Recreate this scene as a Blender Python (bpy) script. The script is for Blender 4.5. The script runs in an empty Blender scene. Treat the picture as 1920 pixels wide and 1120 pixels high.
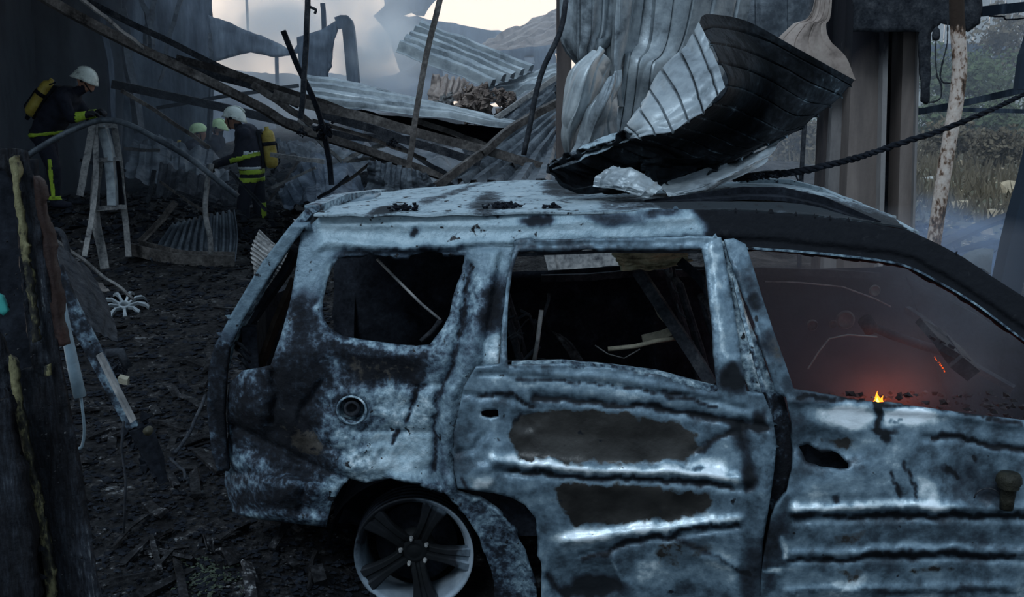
import bpy, bmesh, math, random
import numpy as np
from mathutils import Vector, Matrix, Euler
from mathutils.geometry import delaunay_2d_cdt

# ------------------------------------------------------------------ camera, world, light
SC = bpy.context.scene
COL = SC.collection
F, HX, HY = 2000.0, 960.0, 560.0           # focal length in pixels of the 1920 x 1120 frame
CAMZ, PITCH = 1.92, math.atan(388 / 2000)
cam_d = bpy.data.cameras.new('camera')
cam_d.sensor_width = 36.0
cam_d.lens = F / 1920 * 36.0
cam_d.clip_end = 400
cam = bpy.data.objects.new('camera', cam_d)
COL.objects.link(cam)
cam.location = (0, 0, CAMZ)
cam.rotation_euler = (math.pi / 2 - PITCH, 0, 0)
SC.camera = cam
SC.view_settings.view_transform = 'Standard'
SC.view_settings.look = 'None'
SC.view_settings.gamma = 1.0
SC.view_settings.use_curve_mapping = False
SC.view_settings.exposure = 0.25
SC.cycles.use_denoising = True
SC.cycles.max_bounces = 8
SC.cycles.volume_bounces = 6
SC.cycles.transparent_max_bounces = 12
SC.cycles.volume_step_rate = 3.0
SC.cycles.volume_max_steps = 96

w = bpy.data.worlds.new('dusk_sky'); SC.world = w; w.use_nodes = True
nt = w.node_tree; nt.nodes.clear()
out = nt.nodes.new('ShaderNodeOutputWorld'); bg = nt.nodes.new('ShaderNodeBackground')
tc = nt.nodes.new('ShaderNodeTexCoord'); sx = nt.nodes.new('ShaderNodeSeparateXYZ')
def _ramp(stops):
    r = nt.nodes.new('ShaderNodeValToRGB'); nt.links.new(sx.outputs['Z'], r.inputs[0]); e = r.color_ramp.elements
    e[0].position, e[0].color = stops[0][0], (*stops[0][1], 1); e[1].position, e[1].color = stops[-1][0], (*stops[-1][1], 1)
    for p_, c_ in stops[1:-1]:
        q = e.new(p_); q.color = (*c_, 1)
    return r
# dusk: a warm pale glow low down on the side the picture looks at, blue overhead and on the other side
nt.links.new(tc.outputs['Generated'], sx.inputs[0])
warm = _ramp([(0.0, (1.75, 1.45, 1.2)), (.10, (1.75, 1.52, 1.3)), (.24, (.70, .78, .86)), (.55, (.34, .46, .58)), (1.0, (.28, .39, .52))])
cool = _ramp([(0.0, (.20, .25, .30)), (.12, (.27, .36, .44)), (.5, (.34, .46, .58)), (1.0, (.28, .39, .52))])
az = nt.nodes.new('ShaderNodeMapRange'); az.interpolation_type = 'SMOOTHSTEP'; nt.links.new(sx.outputs['Y'], az.inputs[0]); az.inputs[1].default_value = -.2; az.inputs[2].default_value = .9
wm = nt.nodes.new('ShaderNodeMix'); wm.data_type = 'RGBA'; nt.links.new(az.outputs[0], wm.inputs[0]); nt.links.new(cool.outputs[0], wm.inputs[6]); nt.links.new(warm.outputs[0], wm.inputs[7])
nt.links.new(wm.outputs[2], bg.inputs[0]); nt.links.new(bg.outputs[0], out.inputs[0])
bg.inputs[1].default_value = 1.0
sun_d = bpy.data.lights.new('low_sun', 'SUN'); sun_d.energy = 1.35; sun_d.angle = math.radians(20)
sun_d.color = (0.72, 0.87, 1.0)
sun = bpy.data.objects.new('low_sun', sun_d); COL.objects.link(sun)
sun.rotation_euler = (math.radians(42), 0, math.radians(-28))

# ------------------------------------------------------------------ geometry helpers
CP, SP = math.cos(PITCH), math.sin(PITCH)
def ray(px, py):
    x = (px - HX) / F; u = (HY - py) / F
    return x, CP + SP * u, -SP + CP * u
def P(px, py, Y):
    """the world point seen at a pixel of the photograph and lying at depth Y"""
    x, y, z = ray(px, py); t = Y / y
    return Vector((x * t, Y, CAMZ + z * t))
def G(px, py, z0=0.0):
    x, y, z = ray(px, py); t = (z0 - CAMZ) / z
    return Vector((x * t, y * t, z0))
def PA(px, py, Y):
    x, y, z = ray(px, py); t = Y / y
    return np.stack([x * t, Y + 0 * x, CAMZ + z * t], -1)
def W(n, Y): return n * Y / F

def _hash(ix, iy, iz, s):
    h = (ix * 374761393 + iy * 668265263 + iz * 2147483647 + s * 1274126177) & 0xffffffff
    h = ((h ^ (h >> 13)) * 1274126177) & 0xffffffff
    return ((h ^ (h >> 16)) & 0xffff) / 65535.0
def vnoise(x, y, z=0.0, s=0):
    x = np.asarray(x, float); y = np.asarray(y, float); z = np.zeros_like(x) + z
    ix, iy, iz = np.floor(x).astype(np.int64), np.floor(y).astype(np.int64), np.floor(z).astype(np.int64)
    fx, fy, fz = x - ix, y - iy, z - iz
    fx, fy, fz = (f * f * (3 - 2 * f) for f in (fx, fy, fz))
    r = 0
    for dx in (0, 1):
        for dy in (0, 1):
            for dz in (0, 1):
                r = r + _hash(ix + dx, iy + dy, iz + dz, s) * (fx if dx else 1 - fx) * (fy if dy else 1 - fy) * (fz if dz else 1 - fz)
    return r
def fbm(x, y, z=0.0, s=0, o=4, g=0.5):
    a, t, r = 1.0, 0.0, 0.0
    for k in range(o):
        r = r + a * vnoise(x * 2 ** k, y * 2 ** k, z * 2 ** k, s + k); t += a; a *= g
    return r / t - 0.5
def ridged(x, y, s=0, o=4):
    a, t, r = 1.0, 0.0, 0.0
    for k in range(o):
        r = r + a * (1 - 2 * np.abs(vnoise(x * 2 ** k, y * 2 ** k, 0, s + k) - 0.5)); t += a; a *= 0.5
    return r / t

def tag(o, label, cat, group=None, kind=None):
    if label: o['label'] = label
    if cat: o['category'] = cat
    if group: o['group'] = group
    if kind: o['kind'] = kind
    return o
def struct(o): o['kind'] = 'structure'; return o
def empty(name, loc, rot=(0, 0, 0)):
    o = bpy.data.objects.new(name, None); COL.objects.link(o); o.location = loc; o.rotation_euler = rot
    o.empty_display_size = 0.1
    return o
def thing(name, label, cat, loc=(0, 0, 0), group=None, rot=(0, 0, 0)):
    return tag(empty(name, loc, rot), label, cat, group)
def link(name, me, mat=None, parent=None, smooth=True, loc=None):
    o = bpy.data.objects.new(name, me); COL.objects.link(o)
    if mat is not None and not me.materials: me.materials.append(mat)
    if smooth and len(me.polygons): me.polygons.foreach_set('use_smooth', [True] * len(me.polygons))
    if parent is not None:
        o.parent = parent
        if loc is None:      # geometry is in world space: cancel the parent's placement
            o.matrix_parent_inverse = parent_world(parent).inverted()
    if loc is not None: o.location = loc
    return o
def parent_world(p):
    if p.parent is None: return p.matrix_basis.copy()
    return parent_world(p.parent) @ p.matrix_parent_inverse @ p.matrix_basis
def mesh(verts, faces, name='m'):
    me = bpy.data.meshes.new(name)
    me.from_pydata([tuple(v) for v in verts], [], [tuple(f) for f in faces]); me.update()
    return me
def attr(me, name, vals):
    a = me.attributes.new(name, 'FLOAT', 'POINT'); a.data.foreach_set('value', np.asarray(vals, dtype=np.float32))
def origin_to(o, loc):
    """move a top-level mesh object's origin to loc without moving its geometry"""
    d = Vector(loc) - o.location
    o.data.transform(Matrix.Translation(-d)); o.location = Vector(loc)
    return o
def base_origin(o):
    co = [v.co for v in o.data.vertices]
    if not co: return o
    c = sum(co, Vector()) / len(co); c.z = min(v.z for v in co)
    return origin_to(o, c)

class MB:
    def __init__(s): s.v = []; s.f = []; s.soot = []
    def add(s, vs, fs, soot=0.0):
        n = len(s.v); s.v += [tuple(v) for v in vs]; s.f += [tuple(i + n for i in f) for f in fs]
        s.soot += [soot] * len(vs)
    def box(s, c, d, rot=None, soot=0.0):
        c = Vector(c); R = rot if rot is not None else Matrix.Identity(3)
        vs = [c + R @ Vector((sx * d[0] / 2, sy * d[1] / 2, sz * d[2] / 2)) for sx in (-1, 1) for sy in (-1, 1) for sz in (-1, 1)]
        s.add(vs, [(0, 1, 3, 2), (4, 6, 7, 5), (0, 4, 5, 1), (2, 3, 7, 6), (0, 2, 6, 4), (1, 5, 7, 3)], soot)
    def sweep(s, pts, prof, caps=True, up=None, soot=0.0, radii=None, twist=0.0):
        pts = [Vector(p) for p in pts]; n = len(prof); rows = []
        u0 = Vector(up) if up is not None else None
        prev = None
        for i, p in enumerate(pts):
            t = (pts[min(i + 1, len(pts) - 1)] - pts[max(i - 1, 0)]).normalized()
            if u0 is None: ref = Vector((0, 0, 1)) if abs(t.z) < 0.9 else Vector((0, 1, 0))
            else: ref = u0
            if prev is not None and u0 is None: ref = prev
            a = t.cross(ref)
            if a.length < 1e-5: a = t.cross(Vector((1, 0, 0.1)))
            a.normalize(); b = a.cross(t).normalized(); prev = b
            k = radii[i] if radii is not None else 1.0
            tw = twist * i / max(1, len(pts) - 1); ct, st = math.cos(tw), math.sin(tw)
            rows += [p + a * ((x * ct - y * st) * k) + b * ((x * st + y * ct) * k) for x, y in prof]
        fs = []
        for i in range(len(pts) - 1):
            for j in range(n):
                k = (j + 1) % n
                fs.append((i * n + j, i * n + k, (i + 1) * n + k, (i + 1) * n + j))
        if caps:
            fs.append(tuple(range(n - 1, -1, -1))); fs.append(tuple((len(pts) - 1) * n + j for j in range(n)))
        s.add(rows, fs, soot)
    def tube(s, pts, r, n=8, soot=0.0, radii=None):
        s.sweep(pts, [(r * math.cos(2 * math.pi * k / n), r * math.sin(2 * math.pi * k / n)) for k in range(n)], soot=soot, radii=radii)
    def lathe(s, prof, c, axis=(0, 0, 1), n=20, soot=0.0):
        ax = Vector(axis).normalized(); R = Vector((0, 0, 1)).rotation_difference(ax).to_matrix(); c = Vector(c)
        vs = []; fs = []; m = len(prof)
        for k in range(n):
            a = 2 * math.pi * k / n
            vs += [c + R @ Vector((r * math.cos(a), r * math.sin(a), z)) for r, z in prof]
        for k in range(n):
            for j in range(m - 1):
                a, b = k * m + j, ((k + 1) % n) * m + j
                fs.append((a, b, b + 1, a + 1))
        s.add(vs, fs, soot)
    def chunk(s, c, r, rng, flat=1.0, soot=0.0):
        vs = []
        base = [(1, 0, 0), (-1, 0, 0), (0, 1, 0), (0, -1, 0), (0, 0, 1), (0, 0, -1)]
        R = Euler((rng.random() * 6, rng.random() * 6, rng.random() * 6)).to_matrix()
        for b in base:
            v = R @ (Vector(b) * r * (0.45 + rng.random() * 0.9)); v.z *= flat
            vs.append(Vector(c) + v)
        s.add(vs, [(0, 2, 4), (2, 1, 4), (1, 3, 4), (3, 0, 4), (2, 0, 5), (1, 2, 5), (3, 1, 5), (0, 3, 5)], soot)
    def build(s, name, mat, parent=None, smooth=False, fix=False):
        me = mesh(s.v, s.f, name)
        if any(s.soot): attr(me, 'soot', s.soot)
        if fix:
            bm = bmesh.new(); bm.from_mesh(me); bmesh.ops.remove_doubles(bm, verts=bm.verts, dist=1e-5)
            bmesh.ops.recalc_face_normals(bm, faces=bm.faces); bm.to_mesh(me); bm.free()
        return link(name, me, mat, parent, smooth)

def catmull(pts, n):
    """resample a list of rows (k, ...) to n along axis 0"""
    p = np.asarray(pts, float); k = len(p)
    if k == 2:
        t = np.linspace(0, 1, n).reshape((n,) + (1,) * (p.ndim - 1)); return p[0] * (1 - t) + p[1] * t
    ext = np.concatenate([[2 * p[0] - p[1]], p, [2 * p[-1] - p[-2]]])
    u = np.linspace(0, k - 1, n); i = np.minimum(u.astype(int), k - 2); f = (u - i).reshape((n,) + (1,) * (p.ndim - 1))
    a, b, c, d = ext[i], ext[i + 1], ext[i + 2], ext[i + 3]
    return 0.5 * (2 * b + (c - a) * f + (2 * a - 5 * b + 4 * c - d) * f ** 2 + (3 * b - a - 3 * c + d) * f ** 3)

def polydist(x, y, pts):
    d = np.full(np.shape(x), 1e9)
    for (ax, ay), (bx, by) in zip(pts[:-1], pts[1:]):
        L = (bx - ax) ** 2 + (by - ay) ** 2 + 1e-9
        t = np.clip(((x - ax) * (bx - ax) + (y - ay) * (by - ay)) / L, 0, 1)
        d = np.minimum(d, np.hypot(x - ax - t * (bx - ax), y - ay - t * (by - ay)))
    return d
def inside(x, y, poly):
    r = np.zeros(np.shape(x), bool); n = len(poly)
    for i in range(n):
        x1, y1 = poly[i]; x2, y2 = poly[(i + 1) % n]
        c = ((y1 > y) != (y2 > y)) & (x < (x2 - x1) * (y - y1) / (y2 - y1 + 1e-12) + x1)
        r ^= c
    return r
def feats(x, y, fl, jitter=0.0):
    """sum of features given over the panel: ('l', pts, width, amount), ('b', cx, cy, rx, ry, deg, amount), ('p', polygon, soft, amount)"""
    r = np.zeros(np.shape(x))
    if jitter:
        x0, y0 = x, y; x = x0 + jitter * (fbm(x0 / 38, y0 / 38, 0, 71, 3) * 2 + fbm(x0 / 12, y0 / 12, 0, 31, 2)); y = y0 + jitter * (fbm(x0 / 38, y0 / 38, 0, 87, 3) * 2 + fbm(x0 / 12, y0 / 12, 0, 37, 2))
    for f in fl:
        if f[0] == 'l':
            r += f[3] * np.exp(-(polydist(x, y, f[1]) / max(f[2], 3.0)) ** 2)
        elif f[0] == 'b':
            a = math.radians(f[5]); dx, dy = x - f[1], y - f[2]
            u = (dx * math.cos(a) + dy * math.sin(a)) / f[3]; v = (-dx * math.sin(a) + dy * math.cos(a)) / f[4]
            r += f[6] * np.exp(-(u * u + v * v) ** 2)
        elif f[0] == 'p':
            d = polydist(x, y, f[1] + [f[1][0]]); s_ = np.where(inside(x, y, f[1]), d, -d)
            r += f[3] * np.clip(0.5 + s_ / (2 * f[2]), 0, 1)
    return r
def resample(poly, step, closed=True):
    o = []; n = len(poly)
    for i in range(n if closed else n - 1):
        a = np.array(poly[i], float); b = np.array(poly[(i + 1) % n], float)
        k = max(1, int(round(np.hypot(*(b - a)) / step)))
        o += [tuple(a + (b - a) * j / k) for j in range(k)]
    if not closed: o.append(tuple(poly[-1]))
    return o
def smooth_poly(poly, n=3):
    """round a closed outline (Chaikin) so that it has no polygon corners"""
    for _ in range(n):
        o = []
        for i in range(len(poly)):
            a = np.array(poly[i], float); b = np.array(poly[(i + 1) % len(poly)], float)
            o += [tuple(a * .75 + b * .25), tuple(a * .25 + b * .75)]
        poly = o
    return poly
def ragged(poly, amp, seed=3, step=7):
    q = resample(poly, step); xs = np.array([p[0] for p in q]); ys = np.array([p[1] for p in q])
    dx = fbm(xs / 16, ys / 16, 0, seed, 3) * 2 * amp; dy = fbm(xs / 16, ys / 16, 0, seed + 9, 3) * 2 * amp
    return list(zip(xs + dx, ys + dy))
def panel(name, parent, outline, holes, depthf, mat, step=5.0, disp=None, thick=0.012, soot=None, rust=None, smooth=True, calm=None):
    """a pressed sheet with its real outline, openings, relief and thickness"""
    loops = [resample(outline, step)] + [resample(h, step) for h in holes]
    xs = np.array([p[0] for p in outline]); ys = np.array([p[1] for p in outline])
    gx, gy = np.meshgrid(np.arange(xs.min(), xs.max(), step), np.arange(ys.min(), ys.max(), step))
    gx = gx.ravel(); gy = gy.ravel()
    gx = gx + step * 0.5 * ((np.round(gy / step).astype(int)) % 2)
    ok = inside(gx, gy, outline)
    for h in holes: ok &= ~inside(gx, gy, h)
    gx, gy = gx[ok], gy[ok]
    for lp in loops:
        gx_ok = polydist(gx, gy, lp + [lp[0]]) > step * 0.55; gx, gy = gx[gx_ok], gy[gx_ok]
    vs = []; es = []
    for lp in loops:
        n0 = len(vs); vs += lp; es += [(n0 + i, n0 + (i + 1) % len(lp)) for i in range(len(lp))]
    vs += list(zip(gx, gy))
    v2, _, f2, _, _, _ = delaunay_2d_cdt([Vector(v) for v in vs], es, [], 0, 1e-3)
    vx = np.array([v.x for v in v2]); vy = np.array([v.y for v in v2])
    f = np.array([tuple(q) for q in f2]); cx = vx[f].mean(1); cy = vy[f].mean(1)
    ok = inside(cx, cy, outline)
    for h in holes: ok &= ~inside(cx, cy, h)
    f = f[ok]
    used = np.unique(f); rm = -np.ones(len(vx), int); rm[used] = np.arange(len(used)); f = rm[f]; vx, vy = vx[used], vy[used]
    D = disp(vx, vy) if disp else 0 * vx
    V = PA(vx, vy, depthf(vx, vy) - D)
    a, b, c = V[f[:, 0]], V[f[:, 1]], V[f[:, 2]]
    nrm = np.cross(b - a, c - a); bad = (nrm * a).sum(1) - nrm[:, 2] * CAMZ > 0   # face the camera's side
    f[bad] = f[bad][:, ::-1]
    me = mesh(V, f, name)
    if soot is not None: attr(me, 'soot', soot(vx, vy))
    if rust is not None: attr(me, 'rust', rust(vx, vy))
    if calm is not None: attr(me, 'calm', np.clip(calm(vx, vy), 0, .85))
    o = link(name, me, mat, parent, smooth)
    m = o.modifiers.new('thick', 'SOLIDIFY'); m.thickness = thick; m.offset = -1
    return o

def rib_profile(t, kind):
    """height 0..1 over one rib pitch t in 0..1"""
    if kind == 'wave': return 0.5 - 0.5 * np.cos(2 * np.pi * t)
    if kind == 'seam': return np.clip(1 - np.abs(t - 0.5) / 0.07, 0, 1)          # narrow standing seam
    return np.clip((0.30 - np.abs(t - 0.5)) / 0.10, 0, 1)                        # trapezoid
def sheet(name, label, cat, ctrl, mat, n=(60, 60), ribs=0, axis=1, depth=0.03, kind='trap', crumple=0.0, cscale=3.0,
          thick=0.004, parent=None, soot=None, group=None, seed=1, tear=0.0, flip=False, cs=None):
    """a metal sheet through a grid of points (px, py, depth); ribs run along axis 0 rows or axis 1 columns"""
    g = np.array([[tuple(P(*c)) for c in row] for row in ctrl])
    g = catmull(g, n[0]); g = catmull(np.swapaxes(g, 0, 1), n[1]); g = np.swapaxes(g, 0, 1)
    U, V_ = np.meshgrid(np.linspace(0, 1, n[1]), np.linspace(0, 1, n[0]))
    if tear:       # ragged ends
        e = fbm(U * 9, 0 * U + seed, 0, seed, 4) * tear
        sh = np.clip(1 - V_ * 6, 0, 1)[..., None] * e[..., None] * (g[1:2] - g[0:1]) * n[0] * .3
        g = g + sh
    du = np.gradient(g, axis=1); dv = np.gradient(g, axis=0); nr = np.cross(du, dv)
    nr /= np.linalg.norm(nr, axis=2, keepdims=True) + 1e-9
    if flip: nr = -nr
    h = 0 * U
    if ribs:
        t = (V_ if axis == 0 else U) * ribs; h = rib_profile(t % 1.0, kind) * depth
    if crumple:
        cu_, cv_ = cs or (cscale, cscale)
        h = h + crumple * (ridged(U * cu_ + seed * 7.3 + V_ * .8, V_ * cv_ + seed * 3.1, seed, 2 if cs else 4) - 0.6) * 2
    g = g + nr * h[..., None]
    vs = g.reshape(-1, 3); a, b = n
    idx = np.arange(a * b).reshape(a, b)
    fs = np.stack([idx[:-1, :-1], idx[:-1, 1:], idx[1:, 1:], idx[1:, :-1]], -1).reshape(-1, 4)
    me = mesh(vs, fs, name)
    if soot is not None: attr(me, 'soot', soot(U.ravel(), V_.ravel()))
    o = link(name, me, mat, parent, True)
    if parent is None: base_origin(o); tag(o, label, cat, group)
    m = o.modifiers.new('thick', 'SOLIDIFY'); m.thickness = thick; m.offset = 0
    m = o.modifiers.new('es', 'EDGE_SPLIT'); m.split_angle = math.radians(40)
    return o

def prof_tube(w_, h_): return [(-w_ / 2, -h_ / 2), (w_ / 2, -h_ / 2), (w_ / 2, h_ / 2), (-w_ / 2, h_ / 2)]
def prof_c(w_, h_, t):   # channel open towards -x
    return [(-w_ / 2, -h_ / 2), (w_ / 2, -h_ / 2), (w_ / 2, h_ / 2), (-w_ / 2, h_ / 2), (-w_ / 2, h_ / 2 - t), (w_ / 2 - t, h_ / 2 - t), (w_ / 2 - t, -h_ / 2 + t), (-w_ / 2, -h_ / 2 + t)]
def prof_l(w_, h_, t): return [(-w_ / 2, -h_ / 2), (w_ / 2, -h_ / 2), (w_ / 2, -h_ / 2 + t), (-w_ / 2 + t, -h_ / 2 + t), (-w_ / 2 + t, h_ / 2), (-w_ / 2, h_ / 2)]
def prof_i(w_, h_, t): return [(-w_ / 2, -h_ / 2), (w_ / 2, -h_ / 2), (w_ / 2, -h_ / 2 + t), (t / 2, -h_ / 2 + t), (t / 2, h_ / 2 - t), (w_ / 2, h_ / 2 - t), (w_ / 2, h_ / 2), (-w_ / 2, h_ / 2), (-w_ / 2, h_ / 2 - t), (-t / 2, h_ / 2 - t), (-t / 2, -h_ / 2 + t), (-w_ / 2, -h_ / 2 + t)]
def beam(name, label, cat, pts, mat, wpx=10, kind='c', depth=None, wob=0.01, seg=14, parent=None, group=None, up=None, seed=0, twist=0.0, soot=0.0):
    """a rolled or folded steel member through points (px, py, depth); wpx is how wide it shows"""
    wp = np.array([tuple(P(*p)) for p in pts]); q = catmull(wp, max(seg, 2 * len(pts)))
    n = len(q); t = np.linspace(0, 5, n)
    q = q + np.stack([fbm(t, t * 0 + seed + k * 3.3, 0, seed + k, 3) for k in range(3)], -1) * wob * 2
    Y = wp[:, 1].mean(); h = W(wpx, Y); d = depth or h * 1.0
    pr = {'c': prof_c(d, h, h * .16), 'l': prof_l(d, h, h * .16), 'i': prof_i(d, h, h * .12), 't': prof_tube(d, h)}.get(kind)
    m = MB()
    if kind == 'r': m.tube(q, h / 2, 10)
    else: m.sweep(q, pr, up=up, twist=twist)
    if soot: m.soot = [soot] * len(m.v)
    o = m.build(name, mat, parent)
    if kind == 'r': o.data.polygons.foreach_set('use_smooth', [True] * len(o.data.polygons))
    if parent is None: base_origin(o); tag(o, label, cat, group)
    return o

# ------------------------------------------------------------------ materials
def _n(t, k, **kw):
    n = t.nodes.new(k)
    for a, b in kw.items(): setattr(n, a, b)
    return n
def mat(name, ramp, scale=6.0, detail=8.0, rough=0.55, metal=0.0, bump=0.3, contrast=1.6, stretch=(1, 1, 1), rust=(0.05, 0.035, 0.022),
        fine=0.35, bscale=40.0, rrough=0.25, spots=None, bdist=0.01, amul=0.5, coord='Object', spec=0.25):
    m = bpy.data.materials.new(name); m.use_nodes = True; t = m.node_tree; L = t.links.new
    b = t.nodes['Principled BSDF']
    tcn = _n(t, 'ShaderNodeTexCoord'); mp = _n(t, 'ShaderNodeMapping'); mp.inputs['Scale'].default_value = stretch
    L(tcn.outputs[coord], mp.inputs[0])
    n1 = _n(t, 'ShaderNodeTexNoise'); n1.inputs['Scale'].default_value = scale; n1.inputs['Detail'].default_value = detail; n1.inputs['Roughness'].default_value = 0.62
    n1.inputs['Distortion'].default_value = 0.4
    n2 = _n(t, 'ShaderNodeTexNoise'); n2.inputs['Scale'].default_value = scale * 6.5; n2.inputs['Detail'].default_value = 6; n2.inputs['Roughness'].default_value = 0.6
    L(mp.outputs[0], n1.inputs['Vector']); L(mp.outputs[0], n2.inputs['Vector'])
    mx = _n(t, 'ShaderNodeMath', operation='MULTIPLY_ADD')     # (n2-.5)*fine + n1
    s1 = _n(t, 'ShaderNodeMath', operation='SUBTRACT'); L(n2.outputs[0], s1.inputs[0]); s1.inputs[1].default_value = 0.5
    L(s1.outputs[0], mx.inputs[0]); mx.inputs[1].default_value = fine; L(n1.outputs[0], mx.inputs[2])
    s2 = _n(t, 'ShaderNodeMath', operation='SUBTRACT'); L(mx.outputs[0], s2.inputs[0]); s2.inputs[1].default_value = 0.5
    ac = _n(t, 'ShaderNodeAttribute', attribute_name='calm'); cm = _n(t, 'ShaderNodeMath', operation='MULTIPLY_ADD'); L(ac.outputs['Fac'], cm.inputs[0])
    cm.inputs[1].default_value = -contrast; cm.inputs[2].default_value = contrast
    mc = _n(t, 'ShaderNodeMath', operation='MULTIPLY_ADD'); L(s2.outputs[0], mc.inputs[0]); L(cm.outputs[0], mc.inputs[1]); mc.inputs[2].default_value = 0.5
    at = _n(t, 'ShaderNodeAttribute', attribute_name='soot')
    ma = _n(t, 'ShaderNodeMath', operation='MULTIPLY_ADD'); L(at.outputs['Fac'], ma.inputs[0]); ma.inputs[1].default_value = -amul; L(mc.outputs[0], ma.inputs[2])
    cr = _n(t, 'ShaderNodeValToRGB'); L(ma.outputs[0], cr.inputs[0])
    el = cr.color_ramp.elements
    el[0].position, el[0].color = ramp[0][0], (*ramp[0][1], 1)
    el[1].position, el[1].color = ramp[-1][0], (*ramp[-1][1], 1)
    for p_, c_ in ramp[1:-1]:
        q = el.new(p_); q.color = (*c_, 1)
    col = cr.outputs[0]
    ar = _n(t, 'ShaderNodeAttribute', attribute_name='rust')
    rm_ = _n(t, 'ShaderNodeMath', operation='MULTIPLY_ADD'); L(s2.outputs[0], rm_.inputs[0]); rm_.inputs[1].default_value = 1.4; L(ar.outputs['Fac'], rm_.inputs[2])
    rr = _n(t, 'ShaderNodeMapRange'); L(rm_.outputs[0], rr.inputs[0]); rr.inputs[1].default_value = 0.42; rr.inputs[2].default_value = 0.6
    mixr = _n(t, 'ShaderNodeMix', data_type='RGBA'); L(rr.outputs[0], mixr.inputs[0]); L(col, mixr.inputs[6])
    n3 = _n(t, 'ShaderNodeTexNoise'); n3.inputs['Scale'].default_value = scale * 1.7; n3.inputs['Detail'].default_value = 5; L(mp.outputs[0], n3.inputs['Vector'])
    rc = _n(t, 'ShaderNodeValToRGB'); L(n3.outputs[0], rc.inputs[0])
    rc.color_ramp.elements[0].position = 0.35; rc.color_ramp.elements[0].color = tuple(c * 0.55 for c in rust) + (1,)
    rc.color_ramp.elements[1].position = 0.65; rc.color_ramp.elements[1].color = tuple(c * 1.5 for c in rust) + (1,)
    L(rc.outputs[0], mixr.inputs[7]); col = mixr.outputs[2]
    if spots:      # (colour, scale, threshold)
        vo = _n(t, 'ShaderNodeTexNoise'); vo.inputs['Scale'].default_value = spots[1]; vo.inputs['Detail'].default_value = 3; L(tcn.outputs[coord], vo.inputs['Vector'])
        vr = _n(t, 'ShaderNodeMapRange'); L(vo.outputs[0], vr.inputs[0]); vr.inputs[1].default_value = spots[2]; vr.inputs[2].default_value = spots[2] + 0.04
        mx2 = _n(t, 'ShaderNodeMix', data_type='RGBA'); L(vr.outputs[0], mx2.inputs[0]); L(col, mx2.inputs[6]); mx2.inputs[7].default_value = (*spots[0], 1)
        col = mx2.outputs[2]
    L(col, b.inputs['Base Color'])
    b.inputs['Metallic'].default_value = metal; b.inputs['Specular IOR Level'].default_value = spec
    rg = _n(t, 'ShaderNodeMapRange'); L(n2.outputs[0], rg.inputs[0]); rg.inputs[3].default_value = max(0.05, rough - rrough / 2); rg.inputs[4].default_value = min(1, rough + rrough / 2)
    dk = _n(t, 'ShaderNodeMapRange'); L(ma.outputs[0], dk.inputs[0]); dk.inputs[1].default_value = .15; dk.inputs[2].default_value = .45; dk.inputs[3].default_value = .4; dk.inputs[4].default_value = 0
    ra = _n(t, 'ShaderNodeMath', operation='ADD', use_clamp=True); L(rg.outputs[0], ra.inputs[0]); L(dk.outputs[0], ra.inputs[1])
    L(ra.outputs[0], b.inputs['Roughness'])
    if bump:
        bn = _n(t, 'ShaderNodeTexNoise'); bn.inputs['Scale'].default_value = bscale; bn.inputs['Detail'].default_value = 6; L(tcn.outputs[coord], bn.inputs['Vector'])
        ad = _n(t, 'ShaderNodeMath', operation='MULTIPLY_ADD'); L(mx.outputs[0], ad.inputs[0]); ad.inputs[1].default_value = 0.8; L(bn.outputs[0], ad.inputs[2])
        bp = _n(t, 'ShaderNodeBump'); bp.inputs['Strength'].default_value = bump; bp.inputs['Distance'].default_value = bdist
        L(ad.outputs[0], bp.inputs['Height']); L(bp.outputs[0], b.inputs['Normal'])
    return m
def flat(name, c, rough=0.6, metal=0.0, var=0.35, scale=12.0, bump=0.2, **k):
    return mat(name, [(0.2, tuple(x * (1 - var) for x in c)), (0.8, tuple(min(1, x * (1 + var)) for x in c))], scale=scale, rough=rough, metal=metal, bump=bump, contrast=1.3, **k)

M = {}
M['body'] = mat('burnt_body_metal', [(0.0, (.006, .007, .010)), (0.22, (.016, .021, .030)), (0.36, (.05, .072, .10)), (0.50, (.115, .168, .21)), (0.68, (.235, .32, .37)), (0.86, (.44, .53, .58)), (1.0, (.76, .82, .85))],
                scale=6.0, rough=.45, metal=.12, bump=.45, contrast=1.6, fine=1.0, rust=(.032, .028, .024), bdist=.012, amul=.55, spec=.22, spots=((.012, .013, .016), 26, .655))
M['body_smooth'] = mat('burnt_door_metal', [(0.0, (.006, .008, .011)), (0.22, (.022, .030, .042)), (0.38, (.052, .076, .098)), (0.55, (.12, .178, .225)), (0.72, (.215, .295, .35)), (0.9, (.55, .64, .68)), (1.0, (.8, .86, .9))],
                scale=3.2, rough=.4, metal=.2, bump=.25, contrast=1.35, fine=.55, rust=(.034, .032, .030), bdist=.01, amul=.5, spec=.35, spots=((.014, .016, .02), 17, .70))
M['roof'] = mat('ash_covered_roof', [(0.05, (.02, .025, .03)), (0.28, (.09, .11, .13)), (0.42, (.26, .33, .37)), (0.7, (.36, .43, .47)), (1, (.55, .6, .63))], scale=9, rough=.8, bump=.5, contrast=1.0, fine=.7,
                rust=(.03, .028, .027), spots=((.015, .017, .02), 20, .62))
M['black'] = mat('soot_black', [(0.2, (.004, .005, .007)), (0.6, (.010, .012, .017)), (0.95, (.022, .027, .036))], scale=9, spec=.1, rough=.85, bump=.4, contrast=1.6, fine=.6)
M['dark'] = mat('charred_steel', [(0.2, (.010, .012, .016)), (0.55, (.025, .028, .034)), (0.9, (.06, .062, .068))], scale=10, spec=.12, rough=.8, bump=.4, contrast=1.6, fine=.6)
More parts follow.
